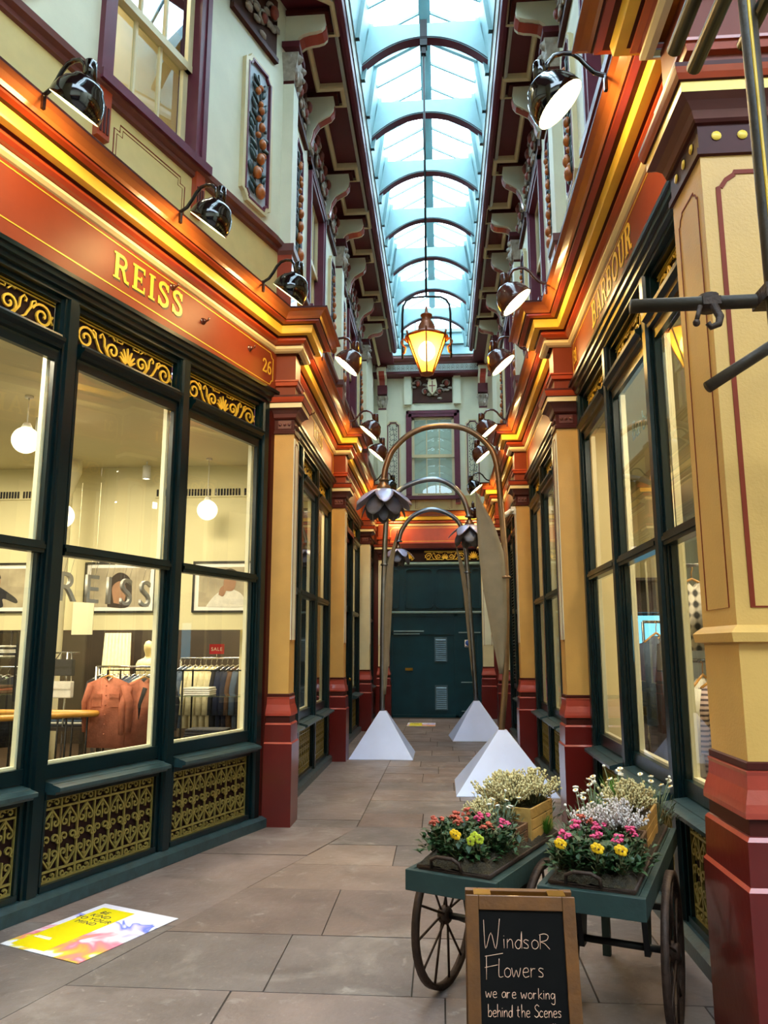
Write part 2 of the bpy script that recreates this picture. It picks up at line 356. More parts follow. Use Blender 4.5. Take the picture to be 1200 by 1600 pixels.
for y0, y1 in zip([-6, -3, -.6, 1.4, 3.0, 4.75, 6.35, 7.3, 7.62, 9.7, 11.4, 11.75, 13.5, 15.3, 17], [-3, -.6, 1.4, 3.0, 4.75, 6.35, 7.3, 7.62, 9.7, 11.4, 11.75, 13.5, 15.3, 17, 18.3]):
    slab([(wallx(y0), y0), (kerbx(y0), y0), (kerbx(y1), y1), (wallx(y1), y1)], rnd.choice((4, 5, 3)))
tag(fl.put('floor', STONES), kind='structure')

# ---- shells of the two buildings (rooms behind the shop fronts)
def shell(name, quads): return tag(quads.put(name, ['shopwall', 'shopceil', 'shopfloor', 'shopdark', 'pale']), kind='structure')
q = MB()
q.box(-8.2, -8.05, 2, 18.5, 0, 9, 0)                     # far side
q.box(-8.2, -1.9, -.2, .0, 0, 9, 0)
q.box(-8.2, -2.0, 13.0, 13.1, 0, 4, 3)                   # dark joinery at the rear of the shop
q.box(-8.2, -2.05, 9.6, 9.72, 1.83, 3.95, 0)             # picture wall over the clothes bays
q.add([(-8.2, -.2, 3.95), rp(7.9, -.35) + (3.95,), rp(.1, -.35) + (3.95,), (-2.0, 9.6, 3.95), (-8.2, 9.6, 3.95)], [(0, 1, 2, 3, 4)], 1)
q.add([(-8.2, 9.6, 3.2), (-2.0, 9.6, 3.2), (-2.0, 13, 3.2), (-8.2, 13, 3.2)], [(0, 1, 2, 3)], 1)
q.add([(-8.2, -.2, .02), rp(7.9, -.17) + (.02,), rp(.0, -.17) + (.02,), (-1.8, 13, .02), (-8.2, 13, .02)], [(0, 1, 2, 3, 4)], 2)
q.box(-2.6, -2.55, 9.9, 18.2, 0, 4.1, 0)                 # lining behind the far windows
q.box(-2.55, -1.8, 9.85, 9.9, 0, 4.1, 0)
q.add([(-2.6, 9.9, 4.0), (-1.7, 9.9, 4.0), (-1.7, 18.2, 4.0), (-2.6, 18.2, 4.0)], [(0, 1, 2, 3)], 1)
shell('wall_inner_left', q)
q = MB()
q.box(5.2, 5.3, 3.3, 18.4, 0, 9, 0); q.box(1.4, 5.2, 3.44, 3.5, 0, 9, 0)
q.box(2.8, 2.9, 9.6, 18.4, 0, 4.1, 0); q.box(1.5, 2.8, 11.0, 11.1, .0, 4.1, 0)
q.add([(1.4, 3.1, 3.95), (5.3, 3.1, 3.95), (5.3, 18.4, 3.95), (1.4, 18.4, 3.95)], [(0, 1, 2, 3)], 1)
q.add([(1.5, 3.1, .02), (5.3, 3.1, .02), (5.3, 18.4, .02), (1.5, 18.4, .02)], [(0, 1, 2, 3)], 2)
shell('wall_inner_right', q)

# the market building across the avenue behind the viewer
q = MB(); q.box(-12, 10, -11.4, -11, 4.2, 10, 0); q.box(-12, -11.8, -11, 0, 0, 10, 0); q.box(9.8, 10, -11, 3.3, 0, 10, 0); q.box(-12, 10, -11, -6.3, 9.8, 10, 3); q.box(-12, 10, -11.45, -10.95, 0, 4.2, 1); q.box(-12, 10, -11.1, -10.8, 4.2, 5.0, 2)  # unseen; height and part roof shaped to cut sky light and glare
tag(q.put('wall_back', ['pale', 'green', 'fascia', 'maroon']), kind='structure')

# ---- upper walls with openings, frieze ground, roof line
def upper_wall(mb, L, c, hw=.63):
    for a, b in ((-.05, c - hw), (c + hw, L + .05)): mb.box(a, b, -.12, 0, 5.72, 8.62, 0)
    mb.box(c - hw, c + hw, -.12, 0, 7.72, 8.62, 0); mb.box(-.05, L + .05, -.12, 0, 4.1, 5.72, 1)
WL, WR = struct('wall_left'), struct('wall_right')
BAYS = [('L', T_REISS, 3.86), ('L', T_L2, 3.78), ('L', T_L3, 3.78), ('L', T_L4, 2.4), ('R', T_R1, 3.78), ('R', T_R2, 3.78), ('R', T_R3, 3.78), ('R', T_R4, 2.4)]
for side, T, L in BAYS:
    mb = MB()
    if L > 3: upper_wall(mb, L, L / 2)
    else: mb.box(-.05, L + .05, -.12, 0, 5.72, 8.62, 0); mb.box(-.05, L + .05, -.12, 0, 4.1, 5.72, 1)
    mb.put('upper_wall', ['pale', 'apron'], WL if side == 'L' else WR, T)
    rm = MB(); rm.box(.2, L - .2, -1.3, -1.25, 5.0, 8.5, 0)
    if L > 3: rm.put('room_lining', ['cream'], WL if side == 'L' else WR, T)
m = MB(); m.box(-.4, .3, -.2, 0, 0, 9.3, 0); m.put('pier_wall', ['pale'], WL, frame(*rp(4.5), RD.x, RD.y))
m = MB(); m.box(0, 5, -.2, 0, 4.1, 9.3, 0); m.put('upper_wall', ['pale'], WL, frame(*rp(3.9), RD.x, RD.y))
m = MB(); m.box(0, 5, -.2, 0, 0, 4.1, 0); m.put('lower_wall', ['green'], WL, frame(*rp(4.2), RD.x, RD.y))
m = MB(); m.box(1.33, 6, 3.3, 3.42, 4.06, 9.3, 0); m.put('return_wall', ['pale'], WR)
m = MB(); m.box(1.95, 6, 3.2, 3.3, 0, 4.06, 0); m.put('lower_return_wall', ['green'], WR)
m = MB(); m.box(2.0, 6, 3.1, 3.2, 0, .7)
for k in range(4): m.box(2.05 + k * 1.2, 2.2 + k * 1.2, 3.12, 3.2, .7, 4.06)
m.box(2.0, 6, 3.1, 3.2, 3.5, 4.06); m.put('return_joinery', ['green'], WR)

# ---- plan lines of the entablature (they break forward over every pilaster)
PJ = .23
RISE = .036                                      # the canted front's entablature deepens slightly towards its near end
left_path = [(XL, YE), (XL, 15.8), (XL + PJ, 15.8), (XL + PJ, 15.5), (XL, 15.5), (XL, 11.7), (XL + PJ, 11.7), (XL + PJ, 11.4), (XL, 11.4), (XL, 7.6), (XL + PJ, 7.6), (XL + PJ, 7.26), rp(.035), rp(4.2) + (RISE * 4.2,), rp(4.2, PJ) + (RISE * 4.2,), rp(4.5, PJ) + (RISE * 4.2,), rp(4.5) + (RISE * 4.2,), rp(8) + (RISE * 4.2,)]
right_path = [(6, 3.06), (XR - PJ, 3.06), (XR - PJ, 3.5), (XR, 3.5), (XR, 7.3), (XR - PJ, 7.3), (XR - PJ, 7.6), (XR, 7.6), (XR, 11.4), (XR - PJ, 11.4), (XR - PJ, 11.7), (XR, 11.7), (XR, 15.5), (XR - PJ, 15.5), (XR - PJ, 15.8), (XR, 15.8), (XR, YE)]
end_path = [(XR, YE), (XL, YE)]
CORN = [(.0, 4.53), (.03, 4.545), (.052, 4.57), (.052, 4.60), (.03, 4.62), (.03, 4.632), (.06, 4.64), (.088, 4.665), (.088, 4.69), (.07, 4.71), (.07, 4.722), (.10, 4.722), (.155, 4.726), (.16, 4.745), (.168, 4.825), (.20, 4.828), (.24, 4.84), (.24, 4.862), (.252, 4.867), (.265, 4.90), (.30, 4.945), (.335, 4.965), (.335, 4.99), (.0, 5.01)]
CORN = [(d, 4.53 + (z - 4.53) * .76) for d, z in CORN]
CM = [0, 0, 0, 0, 1, 2, 2, 2, 2, 1, 1, 3, 3, 3, 1, 2, 2, 1, 4, 4, 4, 1, 4]
CMATS = ['cream', 'brown', 'redline', 'cornyel', 'corntop']
STR = [(.0, 5.64), (.03, 5.65), (.03, 5.69), (.07, 5.71), (.075, 5.76), (.05, 5.79), (.0, 5.80)]
cl = tag(MB().sweep(left_path, CORN, CM).put('trim_cornice_left', CMATS), kind='structure')
cr = tag(MB().sweep(right_path, CORN, CM).put('trim_cornice_right', CMATS), kind='structure')
up_left = [(XL, YE), (XL, 7.42), rp(.12), rp(8)]; up_right = [(XR, 3.5), (XR, YE)]
tag(MB().sweep(up_left, STR, 0).put('trim_string_left', ['plumbrown']), kind='structure')
tag(MB().sweep(up_right, STR, 0).put('trim_string_right', ['plumbrown']), kind='structure')

# ---- shop windows
def spiral(cx, cy, r0, r1, a0, a1, n=14):
    return [(cx + (r0 + (r1 - r0) * i / n) * math.cos(a0 + (a1 - a0) * i / n), cy + (r0 + (r1 - r0) * i / n) * math.sin(a0 + (a1 - a0) * i / n)) for i in range(n + 1)]
def transom_grille(c0, c1):
    mb = MB(); z0 = 3.71; h = .235; mid = (c0 + c1) / 2; hw = (c1 - c0) / 2
    R = lambda pts, w=.012: mb.ribbon(pts, w, local, -.088, -.074, 0)
    for z in (z0 + h - .012, z0 + h - .035): R([(c0, z), (c1, z)], .007)
    for k in range(7):                                   # palmette
        a = PI / 2 + (k - 3) * .42; l = .12 - .012 * abs(k - 3)
        R([(mid + .015 * math.cos(a), z0 + .03 + .015 * math.sin(a)), (mid + l * .55 * math.cos(a), z0 + .035 + l * .55 * math.sin(a)), (mid + l * math.cos(a) * 1.05, z0 + .05 + l * math.sin(a) * .95)], [.008, .022, .010])
    for sg in (-1, 1):
        f = lambda p: [(mid + sg * x, z0 + y) for x, y in p]
        R(f([(.02, .03), (.07, .015), (.12, .02)] + spiral(.155, .085, .07, .014, -PI * .6, PI * 2.3, 20)), .015)
        R(f(spiral(hw - .10, .09, .088, .016, PI * .9, -PI * 2.2, 24)), .016)
        R(f([(.20, .03), (.24, .09), (.245, .15), (.27, .18), (.29, .16), (.285, .14)]), .013)
        R(f([(.25, .02), (.29, .05), (.33, .12), (.335, .16), (.36, .175), (.375, .15)]), .013)
        R(f([(.16, .02), (.25, .02), (.32, .015), (hw - .05, .015)]), .012)
        R(f([(hw - .012, .06), (hw - .03, .09), (hw - .012, .12)]), .012)
        R(f([(.14, .17), (.17, .2), (.2, .19)]), .01); R(f([(.06, h - .035), (.06, h - .06), (.12, h - .06), (.12, h - .035)]), .006)
    return mb
def panel_grille(c0, c1):
    mb = MB(); n = 7; u = (c1 - c0) / n; R = lambda pts, w=.011: mb.ribbon(pts, w, local, -.066, -.052, 0)
    for z in (.145, .205, .585, .645): R([(c0, z), (c1, z)], .013)
    for i in range(n + 1): R([(c0 + u * i, .14), (c0 + u * i, .65)], .011)
    for i in range(n):
        x = c0 + u * (i + .5)
        R([(x, .205), (x, .34)], .009); R([(x, .45), (x, .585)], .009); R([(x - .012, .53), (x, .55), (x + .012, .53)], .008); R([(x - .012, .26), (x, .24), (x + .012, .26)], .008)
        for sg in (-1, 1):
            f = lambda p: [(x + sg * a, b) for a, b in p]
            R(f([(0, .575), (.055, .51), (.06, .49)] + spiral(.035, .49, .025, .008, 0, -PI * 1.6, 9)), .010)
            R(f([(0, .215), (.055, .28), (.06, .30)] + spiral(.035, .30, .025, .008, 0, PI * 1.6, 9)), .010)
            R(f([(.064, .36)] + spiral(.034, .395, .030, .008, -.9, PI * 1.9, 12)), .010)
            R(f(spiral(.03, .617, .025, .006, PI * .9, -PI, 8)), .010)
            R(f(spiral(.03, .172, .025, .006, -PI * .9, PI, 8)), .010)
    return mb
_wc = {}
def shop_window(T, s0, W, panel=True, post_gap=.085):
    c0, c1 = post_gap, W - post_gap; r = struct(num('window'), T @ Matrix.Translation((s0, 0, 0)))
    key = round(W, 3)
    if key not in _wc:
        d = {}; P = lambda prof, mi=0: [MB().prism(prof, lambda a, b, s: (s, a, b), c0, c1)][0]
        mb = MB(); mb.box(c0, c1, -.12, -.075, .1, .70); d['panel_backing'] = (mb, 'backing')
        mb = MB(); mb.box(c0, c1, -.08, -.02, .10, .138); mb.box(c0, c1, -.08, -.02, .652, .70); mb.box(c0, c0 + .018, -.08, -.03, .138, .652); mb.box(c1 - .018, c1, -.08, -.03, .138, .652); d['panel_frame'] = (mb, 'green')
        d['panel_grille'] = (panel_grille(c0 + .02, c1 - .02), 'dullgold')
        d['sill'] = (P([(-.14, .69), (.055, .69), (.06, .705), (.092, .712), (.095, .735), (.07, .742), (.03, .75), (.028, .755), (-.14, .78)]), 'sillg')
        mb = MB(); mb.box(c0, c1, -.085, -.045, .775, .865); mb.box(c0, c1, -.085, -.012, 2.21, 2.285); mb.box(c0, c1, -.08, .0, 2.235, 2.262)
        for a, b in ((c0, c0 + .022), (c1 - .022, c1)): mb.box(a, b, -.083, -.05, .86, 2.22); mb.box(a, b, -.07, -.03, 2.28, 3.58)
        mb.box(c0, c1, -.07, -.03, 3.52, 3.58); d['sash_frame'] = (mb, 'green')
        mb = MB()
        for a, b in ((c0 + .005, c0 + .035), (c1 - .035, c1 - .005)): mb.box(a, b, -.125, -.088, .86, 3.55)
        mb.box(c0 + .005, c1 - .005, -.125, -.088, .84, .88); d['window_lining'] = (mb, 'inner')
        mb = MB(); mb.add([(c0 + .02, -.065, .86), (c1 - .02, -.065, .86), (c1 - .02, -.065, 2.22), (c0 + .02, -.065, 2.22)], [(0, 1, 2, 3)]); d['pane'] = (mb, 'glass')
        mb = MB(); mb.add([(c0 + .02, -.045, 2.28), (c1 - .02, -.045, 2.28), (c1 - .02, -.045, 3.54), (c0 + .02, -.045, 3.54)], [(0, 1, 2, 3)]); d['upper_pane'] = (mb, 'glass')
        d['transom_rail'] = (P([(-.13, 3.575), (-.03, 3.575), (-.025, 3.59), (.0, 3.6), (.005, 3.625), (.035, 3.645), (.038, 3.668), (.01, 3.675), (.0, 3.70), (-.13, 3.70)]), 'green')
        mb = MB(); mb.box(c0, c1, -.13, -.092, 3.70, 3.96); d['transom_backing'] = (mb, 'backing')
        d['transom_grille'] = (transom_grille(c0 + .01, c1 - .01), 'gold')
        _wc[key] = [(k, mb.mesh(k, [m])) for k, (mb, m) in d.items()]
    for k, me in _wc[key]: place(me, k, r)
    return r
POST = [(-.085, -.085), (-.085, -.035), (-.064, -.035), (-.064, -.015), (-.045, -.015), (-.036, .005), (.036, .005), (.045, -.015), (.064, -.015), (.064, -.035), (.085, -.035), (.085, -.085)]
HEAD = [(-.14, 3.94), (-.04, 3.94), (-.04, 3.97), (-.005, 3.98), (-.005, 4.01), (.02, 4.02), (.025, 4.05), (.045, 4.06), (.05, 4.095), (.065, 4.10), (.065, 4.13), (-.14, 4.13)]
def shop_front(T, L, W, first, n=3, rise=0):
    """joinery between two pilasters; returns its structure and the fascia"""
    r = struct(num('trim'), T)
    for k in range(n + 1):
        s = first + W * k; mb = MB(); mb.prism(POST, lambda a, b, z: (s + a, b, z), .1, 3.98); mb.put('post', 'green', r)
    ext = []
    if first - .085 > .02: ext.append((0, first - .085))
    e = first + W * n + .085
    if L - e > .02: ext.append((e, L))
    mb = MB()
    for a, b in ext: mb.box(a, b, -.10, -.04, .1, 3.98)
    if ext: mb.put('end_jamb', 'green', r)
    mb = MB(); mb.prism([(-.2, 0), (.045, 0), (.045, .075), (.0, .1), (-.2, .1)], lambda a, b, s: (s, a, b), 0, L); mb.put('plinth', 'sillg', r)
    mb = MB(); mb.prism(HEAD, lambda a, b, s: (s, a, b), 0, L); mb.put('head_moulding', 'green', r)
    lift = lambda s, v, d: (s, d, v + rise * s * (1 if v > 4.35 else .8 if v > 4.15 else 0))
    mb = MB(); mb.prism([(0, 4.12), (L, 4.12), (L, 4.56), (0, 4.56)], lift, -.1, .015); mb.box(0, L, -.1, .03, 4.12, 4.135); fb = mb.put('fascia_board', 'fascia', r)
    mb = MB(); a, b, z0, z1, k = .06, L - .06, 4.175, 4.505, .05
    mb.ribbon([(a, z0 + k), (a + .02, z0 + k), (a + .035, z0 + .03), (a + k, z0), (b - k, z0), (b - .035, z0 + .03), (b - .02, z0 + k), (b, z0 + k), (b, z1 - k), (b - .02, z1 - k), (b - .035, z1 - .03), (b - k, z1), (a + k, z1), (a + .035, z1 - .03), (a + .02, z1 - k), (a, z1 - k)], .009, lift, .015, .018, 0, True)
    mb.put('gold_line', 'gold', fb)
    return r, fb

shopL, FAS_REISS = shop_front(T_REISS, 4.18, 1.24, .12, rise=RISE)
m = MB(); m.box(-.03, .034, -.1, .0, 0, 4.12); m.put('end_strip', 'brown', shopL)
for k in range(3): shop_window(T_REISS, .12 + 1.24 * k, 1.24)
F = {}
for key, T in (('L2', T_L2), ('R1', T_R1), ('R2', T_R2)):
    _, F[key] = shop_front(T, 3.78, 1.2, .09)
    for k in range(3): shop_window(T, .09 + 1.2 * k, 1.2)
_, F['L3'] = shop_front(T_L3, 3.78, 1.2, .09); _, F['R3'] = shop_front(T_R3, 3.78, 1.2, .09)
_, F['L4'] = shop_front(T_L4, 2.38, 1.12, .05, 2); _, F['R4'] = shop_front(T_R4, 2.38, 1.12, .05, 2)
for k in (0,): shop_window(T_L3, .09 + 1.2 * k, 1.2)
for k in (0, 1): shop_window(T_R3, .09 + 1.2 * k, 1.2)
for k in (0, 1): shop_window(T_L4, .05 + 1.12 * k, 1.12); shop_window(T_R4, .05 + 1.12 * k, 1.12)
def door_leaf(T, s0, W, louvre):
    r = struct(num('door'), T @ Matrix.Translation((s0, 0, 0))); c0, c1 = .085, W - .085
    mb = MB(); mb.box(c0, c1, -.14, -.1, .1, 3.6, 0)
    for a, b in ((c0, c0 + .07), (c1 - .07, c1)): mb.box(a, b, -.1, -.05, .1, 3.6)
    for z in (.1, .85, 2.25, 3.5): mb.box(c0, c1, -.1, -.05, z, z + .1)
    mb.put('door_leaf', 'green', r)
    if louvre:
        mb = MB()
        for k in range(44):
            z = .98 + k * .058; mb.add([(c0 + .07, -.1, z + .04), (c1 - .07, -.1, z + .04), (c1 - .07, -.045, z), (c0 + .07, -.045, z), (c0 + .07, -.1, z + .05), (c1 - .07, -.1, z + .05), (c1 - .07, -.045, z + .012), (c0 + .07, -.045, z + .012)], [(0, 1, 2, 3), (4, 5, 6, 7), (2, 3, 7, 6), (0, 4, 7, 3), (1, 2, 6, 5)])
        mb.put('louvres', 'green', r)
    else:
        mb = MB(); mb.add([(c0 + .07, -.08, .95), (c1 - .07, -.08, .95), (c1 - .07, -.08, 2.25), (c0 + .07, -.08, 2.25)], [(0, 1, 2, 3)]); mb.add([(c0 + .07, -.08, 2.35), (c1 - .07, -.08, 2.35), (c1 - .07, -.08, 3.5), (c0 + .07, -.08, 3.5)], [(0, 1, 2, 3)]); mb.put('pane', 'glass', r)
        mb = MB(); mb.tube([(c1 - .1, -.04, 1.0), (c1 - .1, 0, 1.02), (c1 - .1, 0, 1.2), (c1 - .1, -.04, 1.22)], .012); mb.ball((c0 + .05, -.03, 1.05), .03); mb.put('door_handle', 'brass', r)
    mb = MB(); mb.box(c0, c1, -.13, .03, 3.6, 3.7); mb.put('transom_rail', 'green', r)
    mb = MB(); mb.box(c0, c1, -.13, -.092, 3.70, 3.96); mb.put('transom_backing', 'backing', r)
    transom_grille(c0 + .01, c1 - .01).put('transom_grille', 'gold', r)
door_leaf(T_L3, 2.49, 1.2, True); door_leaf(T_L3, 1.29, 1.2, False); door_leaf(T_R3, 2.49, 1.2, True)

# ---- upper windows
_uw = {}
def upper_window(T, c):
    r = struct(num('window'), T @ Matrix.Translation((c, 0, 0))); h = .63
    if not _uw:
        mb = MB()
        for a, b, d in ((-.63, -.57, .05), (-.57, -.50, .035), (.57, .63, .05), (.50, .57, .035)): mb.box(a, b, -.12, d, 5.8, 7.72)
        mb.box(-.63, .63, -.12, .05, 7.66, 7.72); mb.box(-.57, .57, -.12, .035, 7.59, 7.66); mb.box(-.66, .66, -.1, .10, 5.73, 5.81); _uw['architrave'] = (mb.mesh('architrave', ['purple']))
        mb = MB()
        for z0, z1, d in ((5.82, 6.74, -.09), (6.68, 7.59, -.05)):
            for a, b in ((-.50, -.44), (.44, .50)): mb.box(a, b, d - .04, d, z0, z1)
            mb.box(-.5, .5, d - .04, d + .005, z0, z0 + .07); mb.box(-.5, .5, d - .04, d, z1 - .05, z1)
            for x in (-.15, .15): mb.box(x - .012, x + .012, d - .035, d - .005, z0 + .05, z1 - .04)
        _uw['sash'] = mb.mesh('sash', ['cream'])
        mb = MB()
        for z0, z1, d in ((5.86, 6.7, -.112), (6.7, 7.56, -.072)): mb.add([(-.45, d, z0), (.45, d, z0), (.45, d, z1), (-.45, d, z1)], [(0, 1, 2, 3)])
        _uw['pane'] = mb.mesh('pane', ['upglass'])
        mb = MB()
        for x in (-.57, .57):
            mb.box(x - .06, x + .06, 0, .05, 5.3, 5.72)
        _uw['apron_bracket'] = mb.mesh('apron_bracket', ['redline'])
        mb = MB()
        for x in (-.57, .57):
            for k in (-1, 0, 1): mb.box(x + k * .034 - .010, x + k * .034 + .010, .05, .056, 5.34, 5.56)
        _uw['apron_flutes'] = mb.mesh('apron_flutes', ['brown'])
        mb = MB(); a, z0, z1, k = .42, 5.14, 5.56, .06
        for w, o in ((.010, 0), (.005, .03)):
            A = a - o; mb.ribbon([(-A, z0 + k + o), (-A + k, z0 + k + o), (-A + k, z0 + o), (A - k, z0 + o), (A - k, z0 + k + o), (A, z0 + k + o), (A, z1 - k - o), (A - k, z1 - k - o), (A - k, z1 - o), (-A + k, z1 - o), (-A + k, z1 - k - o), (-A, z1 - k - o)], w, local, 0, .003, 0, True)
        _uw['apron_line'] = mb.mesh('apron_line', ['line'])
    for k, me in _uw.items(): place(me, k, r)
for side, T, L in BAYS:
    if L > 3: upper_window(T, L / 2)

# ---- soffits, gutters, rooflight
RC, RHW = -.12, .81                              # centre line and half width of the rooflight
CE = struct('ceiling')
m = MB()
pl = [(XL - .3, YE + .2), (-1.1, YE + .2), (-1.1, -.5), rp(8.3, -.3), rp(.1, -.3), (XL - .3, 7.4)]
m.add([(x, y, 8.6) for x, y in pl] + [(x, y, 8.72) for x, y in pl], [(0, 1, 2, 3, 4, 5), (6, 7, 8, 9, 10, 11)] + [(i, (i + 1) % 6, 6 + (i + 1) % 6, 6 + i) for i in range(6)])
m.put('soffit', 'maroon', CE)
m = MB(); m.box(.86, XR + .3, -.5, YE + .2, 8.6, 8.72); m.box(XR + .3, 7, -.5, 3.5, 8.6, 8.72); m.put('soffit', 'maroon', CE)
GUT = [(0, 8.60), (0, 8.55), (.03, 8.53), (.045, 8.53), (.05, 8.56), (.065, 8.56), (.07, 8.52), (.11, 8.50), (.15, 8.52), (.165, 8.57), (.16, 8.60), (.175, 8.61), (.19, 8.66), (.19, 8.72), (.205, 8.75), (.0, 8.76)]
GM = [0, 0, 0, 1, 1, 2, 2, 2, 2, 1, 1, 0, 0, 0, 0]
MB().sweep([(-1.14, 17.3), (-1.14, -.5)], GUT, GM).put('gutter', ['grey', 'brown', 'purple'], CE)
MB().sweep([(.90, -.5), (.90, 17.3)], GUT, GM).put('gutter', ['grey', 'brown', 'purple'], CE)
for sg in (-1, 1):
    x0 = RC + sg * RHW; x1 = RC + sg * (RHW - .11)
    m = MB(); a, b = (x0 + sg * .08), x0
    m.add([(x0, -.5, 8.74), (x0, 17.6, 8.74), (x1, 17.6, 9.55), (x1, -.5, 9.55), (x0 + sg * .12, -.5, 8.74), (x0 + sg * .12, 17.6, 8.74), (x0 + sg * .12, 17.6, 9.55), (x0 + sg * .12, -.5, 9.55)], [(0, 1, 2, 3), (4, 5, 6, 7), (3, 2, 6, 7), (0, 3, 7, 4), (1, 2, 6, 5)])
    for k in range(26):
        y = .2 + k * .686 + .23; m.add([(x0 - sg * .05, y - .03, 8.74), (x0 - sg * .05, y + .03, 8.74), (x1 - sg * .05, y + .03, 9.55), (x1 - sg * .05, y - .03, 9.55), (x0, y - .03, 8.74), (x0, y + .03, 8.74), (x1, y + .03, 9.55), (x1, y - .03, 9.55)], [(0, 1, 2, 3), (0, 3, 7, 4), (1, 2, 6, 5), (2, 3, 7, 6)])
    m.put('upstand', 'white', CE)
    m = MB(); m.add([(x1, -.5, 9.56), (x1, 17.6, 9.56), (RC, 17.6, 9.93), (RC, -.5, 9.93)], [(0, 1, 2, 3)]); m.put('roof_glass', 'skyglass', CE)
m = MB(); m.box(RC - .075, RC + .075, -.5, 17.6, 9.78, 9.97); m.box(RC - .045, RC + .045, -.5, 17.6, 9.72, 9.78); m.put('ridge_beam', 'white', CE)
# arched ribs
ar = MB(); hw = RHW - .01; pts = []
for k in range(25):
    t = k / 24; x = -hw + 2 * hw * t; pts.append((x, 8.80 + .43 * math.sqrt(max(0, 1 - (x / (hw * 1.02)) ** 2)) ** 1.0 if False else 8.86 + .37 * (1 - (abs(x) / hw) ** 2.1)))
poly = pts + [(hw - .10, 9.44), (-hw + .10, 9.44)]
ar.prism(poly, lambda a, b, d: (a, d, b), -.05, .05, 0)
t2 = MB(); t2.ribbon(pts, .022, lambda a, b, d: (a, d, b), -.065, .065, 0)
arch_y = [7.24 - 1.37 * 4, 7.24 - 1.37 * 3, 7.24 - 1.37 * 2, 7.24 - 1.37, 7.24] + [8.61 + 1.39 * k for k in range(7)]
order = ['first', 'second', 'third', 'fourth', 'fifth', 'sixth', 'seventh']
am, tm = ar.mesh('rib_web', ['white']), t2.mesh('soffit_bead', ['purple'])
for k, y in enumerate(arch_y):
    lab = f'white arched roof rib, {order[k-5]} in view counting away from the viewer' if k > 4 else 'white arched rib of the rooflight above the nearer shops, out of view'
    r = thing('roof_arch', TR(RC, y), lab, 'roof rib', 'arched ribs under the rooflight')
    place(am, 'rib_web', r); place(tm, 'soffit_bead', r)
    if k <= 4: r['group'] = 'arched ribs nearer than the picture'
rf = MB()
for sg in (-1, 1):
    x1 = sg * (RHW - .11); rf.add([(x1, -.03, 9.47), (0, -.03, 9.84), (0, -.03, 9.92), (x1, -.03, 9.55), (x1, .03, 9.47), (0, .03, 9.84), (0, .03, 9.92), (x1, .03, 9.55)], [(0, 1, 2, 3), (4, 5, 6, 7), (0, 1, 5, 4), (2, 3, 7, 6), (0, 3, 7, 4)])
th = MB()
for sg in (-1, 1):
    x1 = sg * (RHW - .11); th.add([(x1, -.014, 9.51), (0, -.014, 9.88), (0, -.014, 9.92), (x1, -.014, 9.55), (x1, .014, 9.51), (0, .014, 9.88), (0, .014, 9.92), (x1, .014, 9.55)], [(0, 1, 2, 3), (4, 5, 6, 7), (0, 1, 5, 4), (2, 3, 7, 6), (0, 3, 7, 4)])
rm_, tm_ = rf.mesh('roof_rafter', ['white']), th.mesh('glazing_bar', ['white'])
ry = [8.61 + 1.39 * k for k in range(-2, 7)]
for k, y in enumerate(ry):
    for j, (dy, me, nm, lb) in enumerate(((.70, rm_, 'roof_rafter', 'thick white gable rafter pair'), (.24, tm_, 'glazing_bar', 'thin white glazing bar pair'), (1.14, tm_, 'glazing_bar', 'thin white glazing bar pair'))):
        if y + dy > 17.4: continue
        o = place(me, nm, None, TR(RC, y + dy))
        where = f'just beyond the {order[k-2]} arched rib' if k >= 2 else 'nearer than the first arched rib'
        if j == 2: where = where.replace('just', 'well')
        tag(o, f'{lb} of the glass roof, {where}', 'rafter', 'rafters and bars of the glass roof' if k >= 2 else f'{lb}s near the viewer')

# ================================================================== PIERS AND ORNAMENT
PLINTH = [(.05, 0), (.05, .73), (.04, .745), (.036, .90), (.026, .915), (.02, .918), (.02, .975), (.0, .98)]
COLLAR = [(.0, .975), (.036, .98), (.036, 1.0), (.030, 1.03), (.016, 1.08), (.012, 1.13), (.016, 1.145), (.0, 1.15)]
SHAFT = [(.010, 1.15), (.010, 1.175), (.0, 1.18), (.0, 3.70)]
CAPI = [(0, 3.70), (.014, 3.705), (.014, 3.735), (.002, 3.74), (.002, 3.85), (.014, 3.855), (.02, 3.87), (.03, 3.905), (.055, 3.935), (.08, 3.948), (.088, 3.952), (.088, 4.0), (.098, 4.005), (.108, 4.03), (.115, 4.055), (.115, 4.075), (.0, 4.08)]
CAPM = [0, 0, 0, 1, 0, 0, 2, 2, 2, 2, 3, 0, 4, 4, 0, 0]
PIER = [(.005, 4.08), (.005, 4.19), (.03, 4.20), (.035, 4.235), (.045, 4.24), (.045, 4.255), (.005, 4.26), (.005, 4.56)]
def pilaster(T, path, label, edge='cream', group=None, sm='shaft'):
    r = thing('pilaster', T, label, 'pilaster', group)
    MB().sweep(path, PLINTH, [0, 1, 0, 1, 0, 2, 0]).put('plinth', ['oxblood', 'salmon', 'brown'], r)
    MB().sweep(path, COLLAR, 0).put('collar', 'salmon', r)
    MB().sweep(path, SHAFT, [1, 1, 0]).put('shaft', [sm, 'brown'], r)
    MB().sweep(path, CAPI, CAPM).put('capital', ['brown', 'brown', 'plumbrown', edge, 'redline'], r)
    MB().sweep(path, PIER, [0, 1, 1, 1, 1, 1, 0]).put('frieze_block', ['fascia', 'redline'], r)
    return r
PATH = [(-.125, -.06), (-.125, .19), (.125, .19), (.125, -.06)]
